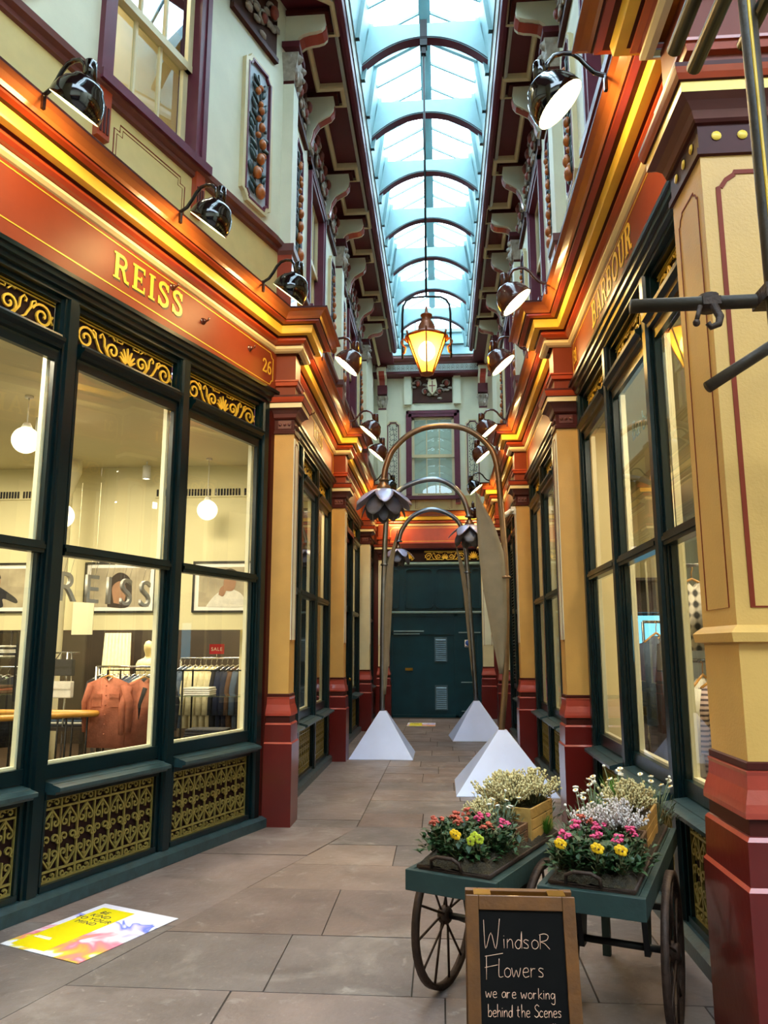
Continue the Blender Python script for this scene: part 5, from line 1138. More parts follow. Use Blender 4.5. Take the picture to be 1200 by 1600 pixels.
def sticker(T, label):
    r = thing('floor_sticker', T, label, 'floor sticker')
    m = MB(); m.box(0, .60, 0, .75, .001, .004); m.put('printed_sheet', SW, r)
    m = MB(); m.box(.05, .31, .03, .69, .0042, .0048); m.put('yellow_block', YE_P, r)
    z = .60
    for t in ('BE', 'KIND', 'TO YOUR', 'MIND'):
        me = text_mesh(t, .058, .0004, 1.1); me.materials.append(M['navy']); place(me, 'lettering', r, Matrix.Translation((.165 if t != 'BE' else .14, z, .0054))); z -= .058
    m = MB(); m.box(.075, .20, .155, .17, .005, .0056); m.box(.085, .19, .175, .185, .005, .0056); m.put('white_print', 'whitecard', r)
sticker(frame(-2.44, 4.40, .923, -.385), 'printed floor sticker with yellow block on the paving by the canted window')
sticker(frame(-.75, 16.55, 1, .0), 'second pale printed floor sticker on the paving before the teal doors')
SCm = thing('security_camera', TR(1.06, 11.36, 3.60), 'white security camera on the second pier on the right', 'security camera')
m = MB(); m.tube([(-.16, -.02, -.10), (.0, .02, 0.02)], .035, 14); m.put('camera_body', 'plastic', SCm)
m = MB(); m.tube([(0, .02, 0), (.03, .06, .03), (.06, .10, .03)], .018, 8); m.box(.0, .07, .05, .085, -.02, .09); m.put('mount', 'plastic', SCm)
m = MB(); m.tube([(-.166, -.0215, -.104), (-.16, -.02, -.10)], .028, 14); m.put('lens', 'black', SCm)
SF = thing('scaffold', TR(1.13, 2.5), 'brown steel scaffold tubes with a coupler in front of the corner pier', 'scaffold')
m = MB(); m.tube([(0, 0, .012), (0, 0, 6.0)], .029, 16); m.put('upright_tube', 'pole', SF)
m = MB(); m.tube([(-.012, -.0285, 2.2), (-.006, -.0305, 3.0), (-.012, -.0285, 6.0)], .0055, 6); m.put('yellow_tape', 'stripe', SF)
m = MB(); m.tube([(-.46, .06, 2.77), (1.2, .06, 2.79)], .024, 16); m.put('ledger_tube', 'pole', SF)
m = MB(); m.tube([(-.20, .12, 2.49), (.02, .12, 2.63), (.6, .12, 3.0)], .021, 14); m.put('brace_tube', 'pole', SF)
for dx, z, y1 in ((-.275, 3.70, -.02), (-.205, 3.64, .0)):
    m = MB(); m.tube([(dx, y1, z), (dx, -2.2, z)], .026, 14); m.put('rail_tube', 'darkpole', SF)
m = MB(); m.tube([(.04, -1.2, 3.85), (.04, .15, 3.85)], .026, 14); m.tube([(-.3, -.3, 3.74), (.1, -.3, 3.74)], .02, 10); m.put('transom_tube', 'darkpole', SF)
m = MB(); m.tube([(-.195, .06, 2.745), (-.195, .06, 2.80)], .034, 12); m.box(-.225, -.165, .025, .095, 2.755, 2.785); m.tube([(-.19, .03, 2.75), (-.18, .01, 2.70), (-.19, .0, 2.67), (-.215, .0, 2.66), (-.225, .0, 2.675)], [.014, .014, .012, .011, .01], 8); m.tube([(-.235, .03, 2.75), (-.255, .02, 2.69)], .008, 8); m.ball((-.255, .02, 2.685), .013, 8); m.put('coupler', 'rust', SF)
m = MB(); m.box(-.04, .04, -.035, .09, 2.75, 2.80); m.put('coupler', 'rust', SF)
m = MB(); m.box(-.07, .07, -.07, .07, 0, .012); m.put('base_plate', 'rust', SF)

# ================================================================== PAINTED LETTERS
def arc(cx, cy, rx, ry, a0, a1, n=14): return [(cx + rx * math.cos(a0 + (a1 - a0) * i / n), cy + ry * math.sin(a0 + (a1 - a0) * i / n)) for i in range(n + 1)]
sm2 = lambda P: [(v.x, v.y) for v in smooth_path([(a, b, 0) for a, b in P], 5)]
SG_ = {
 'R': (.86, [([(.17, 0), (.17, 1)], .17), ([(.17, .94), (.42, .94)] + arc(.42, .73, .20, .21, PI / 2, -PI / 2, 8) + [(.17, .52)], .12), ([(.40, .52), (.50, .40), (.62, .06), (.80, .04)], .14), ([(0, .035), (.34, .035)], .07), ([(0, .965), (.3, .965)], .07)]),
 'E': (.74, [([(.17, 0), (.17, 1)], .17), ([(0, .95), (.64, .95)], .10), ([(.17, .5), (.48, .5)], .09), ([(0, .05), (.66, .05)], .10), ([(.62, .76), (.62, 1)], .07), ([(.64, 0), (.64, .26)], .07), ([(.47, .38), (.47, .62)], .06)]),
 'I': (.42, [([(.2, 0), (.2, 1)], .17), ([(.02, .04), (.38, .04)], .08), ([(.02, .96), (.38, .96)], .08)]),
 'S': (.72, [(sm2([(.57, .78), (.48, .92), (.32, .95), (.16, .86), (.14, .70), (.28, .58), (.46, .46), (.58, .32), (.55, .14), (.40, .05), (.24, .06), (.10, .24)]), .15), ([(.60, .68), (.60, .98)], .07), ([(.08, .02), (.08, .34)], .07)]),
 'B': (.80, [([(.17, 0), (.17, 1)], .17), ([(.0, .95)] + arc(.40, .74, .19, .21, PI / 2, -PI / 2, 8) + [(.17, .53)], .11), ([(.17, .53)] + arc(.42, .28, .22, .24, PI / 2, -PI / 2, 8) + [(.0, .04)], .12)]),
 'A': (.90, [([(.12, .03), (.42, .98)], .08), ([(.40, .98), (.72, .03)], .16), ([(.22, .34), (.58, .34)], .08), ([(.0, .035), (.26, .035)], .07), ([(.56, .035), (.88, .035)], .07)]),
 'O': (.92, [(arc(.44, .5, .34, .44, 0, 2 * PI, 26), .14)]),
 'U': (.86, [([(.17, 1), (.17, .35)] + arc(.41, .34, .24, .28, PI, 2 * PI, 10) + [(.65, 1)], .12), ([(0, .965), (.34, .965)], .07), ([(.5, .965), (.82, .965)], .07)]),
 '2': (.72, [(sm2([(.12, .72), (.16, .88), (.32, .95), (.50, .88), (.54, .70), (.42, .48), (.12, .08)]), .12), ([(.08, .06), (.62, .06)], .12), ([(.6, .02), (.62, .2)], .07)]),
 '6': (.72, [(arc(.34, .30, .22, .25, 0, 2 * PI, 20), .12), (sm2([(.13, .32), (.16, .62), (.30, .88), (.52, .95)]), .12)]),
 '3': (.70, [(sm2([(.10, .82), (.26, .95), (.46, .88), (.48, .68), (.30, .54), (.50, .42), (.54, .20), (.38, .05), (.18, .06), (.08, .20)]), .12)]),
 '1': (.50, [([(.26, 0), (.26, 1)], .15), ([(.08, .80), (.26, .95)], .09), ([(.08, .04), (.44, .04)], .07)]),
}
def sign(parent, txt, s_mid, z, h, mat_, name='lettering', squeeze=1.0, shade=True, gap=0.0, d=.015):
    tot = sum(SG_[c][0] + gap for c in txt) - gap; k = h * squeeze; cx = 0
    for c in txt:
        mb, sh = MB(), MB(); x0 = s_mid + tot * k / 2 - cx * k
        fn = lambda u, v, dd: (x0 - u * k, dd, z + v * h)
        for i, (P, w) in enumerate(SG_[c][1]):
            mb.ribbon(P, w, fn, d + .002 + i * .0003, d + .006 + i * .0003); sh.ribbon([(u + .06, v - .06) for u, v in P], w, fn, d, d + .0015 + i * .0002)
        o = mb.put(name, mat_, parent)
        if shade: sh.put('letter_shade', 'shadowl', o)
        cx += SG_[c][0] + gap
sign(FAS_REISS, 'REISS', 1.88, 4.315, .205, 'gold', gap=.12)
sign(FAS_REISS, '26', .17, 4.275, .14, 'gold', name='number', shade=False, squeeze=.85)
sign(F['L2'], 'REISS', 1.5, 4.30, .18, 'cornyel', gap=.15, shade=False)
sign(F['R1'], 'BARBOUR', 2.06, 4.265, .215, 'cornyel', gap=.06)
sign(F['R1'], '31', 3.60, 4.29, .14, 'gold', name='number', shade=False, squeeze=.85)
sign(F['R2'], '31', .22, 4.29, .14, 'gold', name='number', shade=False, squeeze=.85)
me = text_mesh('Barbour', .20, .001); me.materials.append(M['decal'])
o = place(me, 'window_decal', None, T_R1 @ Matrix.Translation((1.62, -.055, 3.06)) @ Matrix.Rotation(PI, 4, 'Z') @ Matrix.Rotation(PI / 2, 4, 'X')); tag(o, 'dark green lettering applied to the second right shop window', 'decal')
# iron hooks on the fascia
for T, s, z, lb in ((T_REISS, 1.62, 4.53, 'small iron hook hanging over the large gold letters'), (T_REISS, .48, 4.42, 'small iron hook beside the number 26'), (T_REISS, 1.2, 4.40, 'small iron stud right of the large gold letters'), (T_L2, 2.2, 4.50, 'small iron hook on the second left fascia')):
    m = MB(); m.ball((0, .03, 0), .022, 10); m.tube([(0, .0, .0), (0, .05, -.005), (0, .07, .0), (0, .08, .02)], .008, 8); m.lathe([(0, .012), (.028, .01), (.032, 0)], 12, 0, Matrix.Translation((0, .015, 0)) @ Matrix.Rotation(-PI / 2, 4, 'X'))
    tag(m.put('fascia_hook', 'browngloss', None, T @ Matrix.Translation((s, 0, z))), lb, 'hook')

# ================================================================== SHOP INTERIORS
# globe pendants, spots, vents
for x, y, z, lb in ((-2.88, 9.2, 3.29, 'round opal pendant lamp in the farthest canted window'), (-3.82, 7.4, 2.92, 'round opal pendant lamp half hidden by the window post'), (-3.86, 6.7, 3.52, 'round opal pendant lamp at the left edge of the picture')):
    r = thing('globe_pendant', TR(x, y, z), lb, 'pendant lamp', 'opal globe pendants in the clothes shop')
    m = MB(); m.ball((0, 0, 0), .125, 24); m.put('opal_globe', 'globe', r)
    m = MB(); m.lathe([(.0, .17), (.03, .165), (.05, .125), (.0, .12)], 14); m.tube([(0, 0, .16), (0, 0, 3.94 - z)], .006, 6); m.lathe([(0, 3.95 - z), (.04, 3.95 - z), (.04, 3.93 - z), (0, 3.93 - z)], 12); m.put('flex_and_cap', 'whitecl', r)
for x, y, lb in ((-3.72, 9.3, 'white ceiling spot in the middle window, near the vent'), (-4.0, 7.2, 'white ceiling spot beside the nearest pendant'), (-5.1, 9.2, 'white ceiling spot farthest left by the column'), (-3.6, 6.6, 'white ceiling spot near the post between the windows')):
    r = thing('ceiling_spot', TR(x, y, 3.72), lb, 'spotlight', 'white cylinder spots on the shop ceiling')
    m = MB(); m.lathe([(.0, .17), (.05, .17), (.05, .0), (.042, .0), (.042, .02)], 16); m.tube([(0, 0, .17), (0, 0, .225)], .012, 8); m.put('spot_body', 'plastic', r)
    m = MB(); m.lathe([(0, .015), (.042, .015)], 16); m.put('lit_face', 'spotlit', r)
for x0, x1, lb in ((-3.70, -2.46, 'long slotted air vent above the framed photographs'), (-5.9, -5.0, 'shorter slotted air vent at far left of the shop wall')):
    r = thing('air_vent', TR(0, 9.59), lb, 'vent')
    m = MB(); m.box(x0, x1, -.012, .01, 3.53, 3.66); m.put('vent_frame', 'shopwall', r)
    m = MB(); n = int((x1 - x0) / .04)
    for k in range(n):
        xx = x0 + .02 + (x1 - x0 - .04) * k / n
        if k % 10 != 9: m.box(xx, xx + .026, -.016, -.011, 3.55, 3.64)
    m.put('vent_slots', 'charcoal', r)
cm = MB(); cm.lathe([(.10, .02), (.10, 3.55), (.12, 3.57), (.12, 3.62), (.15, 3.70), (.19, 3.80), (.19, 3.95)], 24); tag(cm.put('round_column', 'inner', None, TR(-4.73, 9.2)), 'white round column inside the clothes shop, middle window', 'column')
# framed photographs
def picture(x0, x1, kind, label):
    r = thing('framed_photograph', TR((x0 + x1) / 2, 9.60, 2.37), label, 'framed photo', 'black framed photographs on the shop wall'); w = (x1 - x0) / 2; h = .325
    m = MB()
    for a, b, c, d in ((-w, w, -h, -h + .025), (-w, w, h - .025, h), (-w, -w + .025, -h + .025, h - .025), (w - .025, w, -h + .025, h - .025)): m.box(a, b, -.03, 0, c, d)
    m.put('picture_frame', 'frame', r)
    m = MB(); m.box(-w + .025, w - .025, -.012, 0, -h + .025, h - .025); m.put('white_mount', 'whitecard', r)
    m = MB(); m.box(-w + .08, w - .08, -.015, -.012, -h + .075, h - .075); p = m.put('photo_print', 'sepia', r)
    F_ = lambda u, v, d: (u, -d, v); b = -h + .075
    def shape(pts, nm, mt, d): m = MB(); m.prism(sm2(pts + pts[:1])[:-1], F_, d, d + .001); m.put(nm, mt, p)
    if kind == 0:
        shape([(-.15, b), (-.18, .0), (-.10, .14), (0, .19), (.12, .12), (.16, -.05), (.12, b)], 'figure_head', 'hair', .0155); shape([(-.07, -.2), (-.1, .0), (0, .08), (.08, 0), (.06, -.2)], 'figure_face', 'skin', .017)
    elif kind == 1:
        shape([(-.22, b), (-.12, -.12), (.0, -.04), (.10, -.03), (.24, -.1), (.27, b)], 'figure_jacket', 'whitecl', .0155); shape([(.02, -.05), (.0, .06), (.05, .15), (.13, .15), (.16, .05), (.12, -.05)], 'figure_face', 'skin', .017); shape([(-.02, .1), (.0, .2), (.09, .23), (.18, .18), (.18, .1)], 'figure_hat', 'hair', .018); shape([(-.06, -.1), (-.04, -.02), (.02, .02), (.04, -.03), (.0, -.12)], 'figure_hand', 'skin', .019)
    else:
        shape([(-.12, b), (-.08, -.05), (.02, .02), (.12, -.02), (.30, -.14), (.30, -.2), (.12, -.14), (.12, b)], 'figure_sweater', 'charcoal', .0155); shape([(-.03, 0), (-.05, .1), (.0, .16), (.06, .13), (.06, .02)], 'figure_face', 'skin', .017); shape([(-.05, .1), (-.03, .19), (.04, .19), (.07, .12), (.0, .14)], 'figure_hair', 'hair', .018)
picture(-4.574, -3.63, 0, 'framed photo of a dark haired face, behind the middle window'); picture(-3.15, -2.35, 1, 'framed photo of a person in a white jacket and hat, farthest window'); picture(-6.3, -5.24, 2, 'framed photo of a person in a dark sweater, nearest window')
# large letters hanging in the middle window
T = T_REISS
for c, s in zip('REISS', (2.35, 2.12, 1.95, 1.77, 1.56)):
    me = text_mesh(c, .29, .012); me.materials.append(M['letterm'])
    r = thing('hanging_letter', T @ Matrix.Translation((s, -.15, 1.92)), f'brushed metal letter hanging inside the middle window' , 'letter', 'metal letters in the window')
    r['label'] = {'R': 'brushed metal letter R hanging inside the middle canted window', 'E': 'brushed metal letter E hanging inside the middle canted window', 'I': 'brushed metal letter I hanging inside the middle canted window', 'S': 'brushed metal letter S hanging inside the middle canted window'}[c] + (', last of the row' if s < 1.6 else ', fourth of the row' if c == 'S' else '')
    m = MB(); m.tube([(-.03, 0, .19), (-.03, .03, .31)], .0015, 4); m.tube([(.03, 0, .19), (.03, .03, .31)], .0015, 4); m.put('hanging_wires', 'chrome', r)
    place(me, 'letter_plate', r, Matrix.Rotation(PI, 4, 'Z') @ Matrix.Rotation(PI / 2, 4, 'X'))
m = MB(); m.box(-.12, .12, -.005, .005, -.18, .18); m.tube([(-.11, 0, .18), (-.11, 0, 1.55)], .002, 4); m.tube([(.11, 0, .18), (.11, 0, 1.55)], .002, 4); tag(m.put('display_card', 'inner', None, TR(-4.0, 8.4, 1.93)), 'plain cream card hanging below the metal letter R', 'card')
def garment(w, h, d=.05, sleeve=True):
    m = MB(); F_ = lambda u, v, dd: (u, dd, v)
    body = [(-w * .9, -h), (-w, -h * .5), (-w * .95, -.14), (-w * .98, -.06), (-w * .35, .0), (-.05, .0), (0, -.05), (.05, .0), (w * .35, .0), (w * .98, -.06), (w * .95, -.14), (w, -h * .5), (w * .9, -h)]
    n = len(body); ring = []
    for k, (dd, sc) in enumerate(((-d, .86), (-d * .55, 1), (d * .55, 1), (d, .86))): ring.append([(u * (1 if abs(u) < .06 else sc + .14 * (abs(sc) >= 1)), dd * (1 + .25 * math.sin(i * 2.1 + k)), v) for i, (u, v) in enumerate(body)])
    vs = [p for r in ring for p in r]; fs = [tuple(range(n))[::-1], tuple(range(3 * n, 4 * n))]
    for k in range(3):
        for i in range(n): fs.append((k * n + i, k * n + (i + 1) % n, (k + 1) * n + (i + 1) % n, (k + 1) * n + i))
    m.add(vs, fs, 0, True)
    if sleeve:
        for sx in (-1, 1): m.tube([(sx * w * .9, 0, -.07), (sx * (w + .04), .0, -h * .35), (sx * (w + .03), .015, -h * .78)], [.06, .055, .045], 9, 0, False, .7)
    return m
def hanger_mesh():
    m = MB(); m.tube([(-.19, 0, -.055), (-.1, 0, -.015), (0, 0, .025), (.1, 0, -.015), (.19, 0, -.055)], .009, 6); m.tube([(0, 0, .02), (0, 0, .07), (.012, 0, .095), (0, 0, .115), (-.02, 0, .105)], .0035, 5); return m
HG = {k: hanger_mesh().mesh('hanger', [k]) for k in ('honey', 'chrome')}
GA = {}
def hang(T, col, w, h, label, group=None, hg='honey', sleeve=True, name='hanging_garment', cat='garment'):
    k = (col, w, h, sleeve)
    if k not in GA: GA[k] = garment(w, h, .028, sleeve).mesh('cloth', [col])
    r = thing(name, T, label, cat, group); place(GA[k], 'cloth', r); place(HG[hg], 'hanger', r); return r
def rack(x0, x1, y, z, label):
    r = thing('clothes_rack', TR(0, y), label, 'clothes rail'); m = MB(); m.tube([(x0, 0, z), (x1, 0, z)], .012, 10); m.put('rail', 'chrome', r)
    for x in (x0, x1): m = MB(); m.tube([(x, 0, z), (x, 0, .04)], .012, 10); m.box(x - .03, x + .03, -.22, .22, .02, .045); m.put('rack_post', 'chrome', r)
rr = random.Random(9)
def fill(x0, x1, y, z, cols, w, hs, label, group, gap=.075, twist=1.25):
    n = int((x1 - x0) / gap)
    for i in range(n):
        x = x0 + .05 + (x1 - x0 - .1) * i / max(1, n - 1); c = cols[min(len(cols) - 1, int(i * len(cols) / n))]
        hang(TR(x, y, z - .115, twist + rr.uniform(-.08, .08)), c, w, hs, label, group, 'chrome')
rack(-3.5, -2.3, 10.3, 1.47, 'chrome clothes rail seen through the farthest canted window')
fill(-3.5, -2.3, 10.3, 1.47, ['bluecl', 'ivory', 'ivory', 'ivory', 'ivory', 'charcoal', 'navy', 'browncl', 'bluecl', 'charcoal', 'mint', 'mint'], .20, .78, 'garment on the chrome rail through the farthest canted window', 'garments on the farthest window rail')
rack(-4.5, -3.6, 10.0, 1.36, 'chrome clothes rail behind the terracotta shirt')
fill(-4.5, -3.6, 10.0, 1.36, ['charcoal', 'browncl', 'whitecl', 'navy', 'bluecl', 'whitecl', 'charcoal', 'charcoal'], .20, .75, 'garment on the rail behind the terracotta shirt', 'garments on the middle rail')
rack(-6.6, -5.0, 9.0, 1.38, 'chrome clothes rail at the left edge of the picture')
fill(-6.6, -5.0, 9.0, 1.38, ['charcoal', 'bluecl', 'whitecl', 'charcoal', 'mint', 'charcoal'], .2, .8, 'garment on the rail at the left edge of the picture', 'garments on the nearest window rail', .1, .9)
hang(TR(-3.55, 8.15, 1.29, -.1), 'terracotta', .21, .72, 'terracotta shirt with chest pockets facing out in the middle window', None, 'honey', True, 'shirt', 'shirt')
m = MB()
for x in (-.10, .10): m.box(x - .055, x + .055, -.042, -.034, -.30, -.17); m.box(x - .058, x + .058, -.048, -.040, -.205, -.165)
for k in range(6): m.ball((0, -.038, -.08 - k * .10), .009, 6)
sh_ = [o for o in bpy.data.objects if o.name == 'shirt'][0]; m.put('chest_pockets', 'terracotta', sh_)
hang(TR(-3.22, 8.3, 1.27, .9), 'terracotta', .20, .72, 'second terracotta shirt behind the first, turned sideways', None, 'honey', True, 'shirt', 'shirt')
hang(TR(-3.12, 8.45, 1.25, .9), 'charcoal', .20, .70, 'charcoal jacket hanging right of the terracotta shirts', None, 'honey', True, 'jacket', 'jacket')
rack(-3.75, -2.95, 8.28, 1.405, 'short chrome rail holding the terracotta shirts')
# shelves and folded clothes
def shelfunit(x0, x1, y, zs, label):
    r = thing('glass_shelving', TR(0, y), label, 'shelf')
    for z in zs: m = MB(); m.box(x0, x1, -.18, .18, z - .012, z); m.put('glass_shelf', 'shelfglass', r)
    m = MB()
    for x in (x0, (x0 + x1) / 2, x1):
        for yy in (-.175, .175): m.box(x - .008, x + .008, yy - .008, yy + .008, .02, max(zs) + .28)
    m.put('shelf_post', 'blackiron', r)
    m = MB(); m.box(x0, x1, -.183, -.173, max(zs) + .27, max(zs) + .285); m.put('top_bar', 'blackiron', r)
shelfunit(-3.75, -2.02, 8.75, (.60, 1.08), 'glass shelving with black posts just inside the canted window')
def stack(x, y, z, w, d, n, th, cols, label, name='folded_stack', rz=0):
    r = thing(name, TR(x, y, z, rz), label, 'folded clothes')
    for i in range(n):
        m = MB(); q = rr.uniform(-.008, .008); m.box(-w + q, w + q, -d, d, i * th + .001, (i + 1) * th - .001); m.put('folded_garment', cols[i % len(cols)], r, bevel=min(.008, th * .4))
stack(-3.60, 8.7, 1.081, .17, .13, 4, .02, ['navy', 'charcoal'], 'dark folded trousers on the upper glass shelf, below the hangers')
stack(-3.62, 8.7, .601, .17, .13, 4, .028, ['navy'], 'navy folded stack on the lower glass shelf')
stack(-3.25, 8.7, .601, .13, .12, 5, .022, ['whitecl'], 'white folded stack on the lower glass shelf')
stack(-2.72, 8.7, 1.081, .15, .13, 4, .022, ['whitecl'], 'white folded stack on the upper glass shelf, farthest window')
stack(-2.62, 8.7, .601, .22, .14, 4, .03, ['charcoal'], 'black folded pile on the lower glass shelf, farthest window')
for x, lb in ((-3.30, 'white rolled shirt with collar on the upper shelf, nearer the dark trousers'), (-3.12, 'white rolled shirt with collar on the upper shelf, nearer the post')):
    r = thing('folded_shirt', TR(x, 8.7, 1.081), lb, 'folded shirt'); m = MB(); m.ball((0, 0, .05), .10, 14, 0, .9, 1.1, .55); m.put('shirt_body', 'whitecl', r); m = MB(); m.lathe([(.045, .08), (.06, .12), (.05, .125), (.04, .085)], 14); m.put('collar', 'whitecl', r)
shelfunit(-5.6, -4.75, 8.6, (1.10, 1.50), 'glass shelving with black posts at the left edge of the picture')
stack(-5.1, 8.55, 1.501, .2, .13, 6, .022, ['whitecl', 'charcoal', 'whitecl'], 'striped pile of folded clothes on the top shelf at far left')
stack(-5.1, 8.55, 1.101, .2, .13, 3, .03, ['browncl', 'terracotta'], 'brown folded pile on the shelf at far left')
tb = thing('display_table', TR(-4.35, 8.75), 'dark low display table behind the wooden handrail', 'table'); m = MB(); m.box(-.4, .4, -.25, .25, .70, .74); m.put('table_top', 'shopdark', tb)
for x in (-.37, .37):
    for y in (-.22, .22): m = MB(); m.box(x - .02, x + .02, y - .02, y + .02, .02, .70); m.put('leg', 'shopdark', tb)
stack(-4.2, 8.7, .741, .19, .14, 6, .025, ['charcoal', 'whitecl', 'bluecl', 'charcoal'], 'grey and white folded pile on the dark low table')
stack(-4.6, 8.75, .741, .13, .14, 5, .025, ['charcoal'], 'dark folded pile on the left of the low table')
# bags on a stand
st = thing('bag_stand', TR(-4.22, 8.55), 'slim stand holding the bags beside the column', 'stand'); m = MB(); m.tube([(0, 0, .04), (0, 0, 1.56)], .012, 8); m.lathe([(0, .04), (.13, .035), (.13, .02), (0, .02)], 18); m.put('pole', 'chrome', st); m = MB(); m.tube([(-.14, -.0, 1.55), (.14, 0, 1.55)], .010, 8); m.put('crossbar', 'chrome', st)
for z, c, lb in ((1.06, 'whitecl', 'white box handbag hanging on the slim stand'), (1.30, 'charcoal', 'black handbag hanging above the white one')):
    r = thing('handbag', TR(-4.2, 8.43, z), lb, 'bag'); m = MB(); m.box(-.12, .12, -.04, .04, 0, .18); m.put('bag_body', c, r, bevel=.01)
    m = MB(); m.box(-.12, .12, -.046, -.040, .10, .18); m.put('flap', c, r); m = MB(); m.tube([(-.10, 0, .17), (-.06, .05, 1.56 - z), (.06, .05, 1.56 - z), (.10, 0, .17)], .006, 6); m.put('strap', c, r)
# handrail round the stairwell
hr = thing('stair_handrail', TR(-3.6, 8.02), 'honey coloured wooden handrail on dark balusters inside the shop', 'handrail')
m = MB(); m.tube(smooth_path([(-1.6, .05, .93), (-.3, .05, .93), (-.03, .02, .93), (-.03, -.04, .93), (-.2, -.18, .93), (-.67, -.62, .93), (-1.7, -1.55, .93)], 5), .032, 12); m.put('handrail', 'honey', hr)
for k in range(9): m = MB(); x = -.12 - k * .16; m.tube([(x, .05, .02), (x, .05, .91)], .010, 6); m.put('baluster', 'blackiron', hr)
for k in range(9): m = MB(); t = .05 + k * .11; m.tube([(-.15 - 1.5 * t, -.13 - 1.4 * t, .02), (-.15 - 1.5 * t, -.13 - 1.4 * t, .91)], .010, 6); m.put('baluster', 'blackiron', hr)
# mannequins, curtain, sale cards
for x, y, lb in ((-4.42, 11.5, 'cream mannequin torso, the one further back on the left'), (-4.28, 11.4, 'cream mannequin torso, the one in front on the right')):
    r = thing('mannequin', TR(x, y), lb, 'mannequin'); m = MB(); m.lathe([(0, 1.72), (.045, 1.70), (.068, 1.64), (.065, 1.58), (.045, 1.52), (.04, 1.48)], 16); m.put('head', 'mannq', r)
    m = MB(); m.lathe([(.04, 1.50), (.06, 1.46), (.15, 1.42), (.18, 1.36), (.165, 1.2), (.13, 1.05), (.16, .9), (.17, .8), (0, .78)], 18, 0, Matrix.Diagonal((1, .65, 1, 1))); m.put('torso', 'ivory', r)
    m = MB(); m.tube([(0, 0, .8), (0, 0, .04)], .015, 8); m.lathe([(0, .045), (.16, .04), (.16, .02), (0, .02)], 18); m.put('stand', 'chrome', r)
m = MB(); pts = []
for i in range(41): u = -.28 + .56 * i / 40; pts.append((u, .03 * math.sin(i * 1.25)))
m.add([(u, v, .05) for u, v in pts] + [(u * .8 + .02, v, 1.85) for u, v in pts], [(i, i + 1, 42 + i, 41 + i) for i in range(40)], 0, True); tag(solid(m.put('fitting_curtain', 'ivory', None, TR(-5.35, 12.5)), .004), 'cream fitting room curtain hanging at the rear of the shop', 'curtain')
for x, y, z, lb in ((-3.0, 10.25, 1.59, 'red card reading SALE standing on the farthest window rail, lower'), (-2.54, 10.1, 1.74, 'red card reading SALE high at the edge of the farthest window'), (-5.2, 9.5, 1.85, 'red card reading SALE hanging in the nearest window')):
    r = thing('sale_sign', TR(x, y, z), lb, 'sale sign'); m = MB(); m.box(-.10, .10, -.006, 0, -.065, .065); m.put('red_card', 'sale', r)
    me = text_mesh('SALE', .065, .001, 1.15); me.materials.append(M['whitecard']); place(me, 'lettering', r, Matrix.Translation((0, -.0075, -.022)) @ Matrix.Rotation(PI / 2, 4, 'X'))
    m = MB(); m.tube([(0, .004, -.06), (0, .004, -(z - 1.47) if z < 1.8 else .9)] if z < 1.8 else [(0, .004, .06), (0, .004, 1.2)], .004, 6); m.put('card_holder', 'chrome', r)
# right-hand shop
pl_m = bpy.data.materials.new('checked_flannel'); pl_m.use_nodes = True; nt = pl_m.node_tree; b = nt.nodes['Principled BSDF']; b.inputs['Roughness'].default_value = .9
tc = nt.nodes.new('ShaderNodeTexCoord'); w1, w2 = nt.nodes.new('ShaderNodeTexWave'), nt.nodes.new('ShaderNodeTexWave'); w1.bands_direction = 'X'; w2.bands_direction = 'Z'
for w_ in (w1, w2): w_.inputs['Scale'].default_value = 4.2; nt.links.new(tc.outputs['Object'], w_.inputs['Vector'])
ad = nt.nodes.new('ShaderNodeMath'); ad.operation = 'ADD'; nt.links.new(w1.outputs['Fac'], ad.inputs[0]); nt.links.new(w2.outputs['Fac'], ad.inputs[1])
cr_ = nt.nodes.new('ShaderNodeValToRGB'); cr_.color_ramp.elements[0].color = (.05, .045, .04, 1); cr_.color_ramp.elements[0].position = .25; cr_.color_ramp.elements[1].color = (.62, .56, .46, 1); cr_.color_ramp.elements[1].position = .6
hv = nt.nodes.new('ShaderNodeMath'); hv.operation = 'MULTIPLY'; hv.inputs[1].default_value = .5; nt.links.new(ad.outputs[0], hv.inputs[0]); nt.links.new(hv.outputs[0], cr_.inputs[0]); nt.links.new(cr_.outputs[0], b.inputs['Base Color'])
M['plaid'] = pl_m
stp = bpy.data.materials.new('striped_jersey'); stp.use_nodes = True; nt = stp.node_tree; b = nt.nodes['Principled BSDF']; b.inputs['Roughness'].default_value = .9
tc = nt.nodes.new('ShaderNodeTexCoord'); w1 = nt.nodes.new('ShaderNodeTexWave'); w1.bands_direction = 'Z'; w1.inputs['Scale'].default_value = 10; nt.links.new(tc.outputs['Object'], w1.inputs['Vector'])
cr_ = nt.nodes.new('ShaderNodeValToRGB'); cr_.color_ramp.interpolation = 'CONSTANT'; cr_.color_ramp.elements[0].color = (.10, .07, .08, 1); cr_.color_ramp.elements[1].color = (.60, .45, .42, 1); cr_.color_ramp.elements[1].position = .4
nt.links.new(w1.outputs['Fac'], cr_.inputs[0]); nt.links.new(cr_.outputs[0], b.inputs['Base Color']); M['striped'] = stp
m = MB(); m.tube([(1.60, 5.4, 2.16), (2.55, 5.2, 2.16)], .012, 8); m.tube([(1.6, 5.3, 2.16), (1.6, 5.3, .05)], .012, 8); m.tube([(2.55, 5.3, 2.16), (2.55, 5.3, .05)], .012, 8); m.tube([(1.6, 5.3, 1.52), (2.55, 5.3, 1.52)], .012, 8); tag(m.put('clothes_rack', 'chrome'), 'two tier chrome rail inside the right shop window', 'clothes rail')
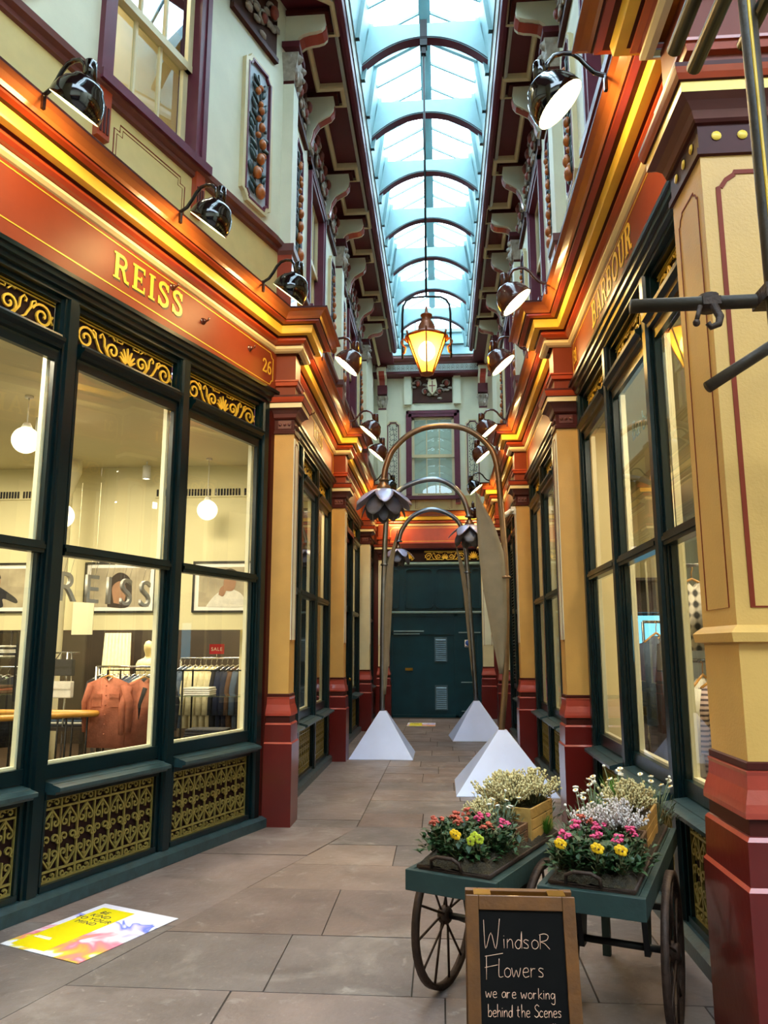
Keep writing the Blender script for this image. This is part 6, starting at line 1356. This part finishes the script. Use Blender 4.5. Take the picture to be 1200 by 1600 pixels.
hang(TR(1.72, 5.42, 2.045, .35), 'plaid', .16, .46, 'black and white checked shirt hanging in the right shop window', None, 'honey', True, 'shirt', 'shirt')
hang(TR(1.98, 5.3, 2.045, .5), 'charcoal', .17, .5, 'charcoal shirt hanging behind the checked shirt', None, 'honey', True, 'shirt', 'shirt')
hang(TR(1.71, 5.3, 1.405, .9), 'whitecl', .17, .60, 'pale grey shirt first on the lower rail of the right shop', None, 'honey', True, 'shirt', 'shirt')
hang(TR(1.80, 5.25, 1.405, .6), 'striped', .17, .58, 'pink jersey with dark stripes on the lower rail of the right shop', None, 'honey', True, 'jersey', 'jersey')
hang(TR(1.90, 5.2, 1.405, .6), 'ivory', .17, .58, 'ivory sweater behind the striped jersey', None, 'honey', True, 'sweater', 'sweater')
hang(TR(2.02, 5.2, 1.405, .6), 'bluecl', .17, .62, 'pale blue shirt behind the ivory sweater', None, 'honey', True, 'shirt', 'shirt')
m = MB(); m.box(1.42, 1.95, 8.2, 8.25, .02, 3.9); tag(m.put('display_partition', 'shopwall'), 'cream display partition behind the farther right shop window', 'partition')
r = thing('shelf_cabinet', TR(2.35, 9.2), 'dark shelving with a lit screen deep inside the right shop', 'cabinet')
m = MB(); m.box(-.4, .4, 0, .04, .02, 2.4); m.box(-.4, -.36, -.3, 0, .02, 2.4); m.box(.36, .4, -.3, 0, .02, 2.4)
for z in (.5, .95, 1.4, 2.0, 2.36): m.box(-.36, .36, -.3, 0, z, z + .03)
m.put('carcass', 'shopdark', r); m = MB(); m.box(-.2, .2, -.10, -.07, 1.45, 1.97); m.put('screen', 'screen', r)
for x, c in ((-.2, 'bluecl'), (.1, 'whitecl')): m = MB(); m.box(x - .12, x + .12, -.25, -.03, .981, 1.12); m.put('folded_clothes', c, r, bevel=.01)
hang(TR(1.75, 6.5, 1.70, .8), 'bluecl', .18, .7, 'slate blue coat at the back of the middle right window', None, 'honey', True, 'coat', 'coat')
hang(TR(1.85, 6.6, 1.70, .8), 'charcoal', .18, 1.0, 'long charcoal coat beside the slate blue one', None, 'honey', True, 'coat', 'coat')
m = MB(); m.tube([(1.66, 6.55, 1.815), (2.3, 6.55, 1.815)], .012, 8); m.tube([(1.66, 6.55, 1.815), (1.66, 6.55, .03)], .012, 8); m.tube([(2.3, 6.55, 1.815), (2.3, 6.55, .03)], .012, 8); tag(m.put('clothes_rack', 'chrome'), 'single chrome rail with coats inside the right shop', 'clothes rail')
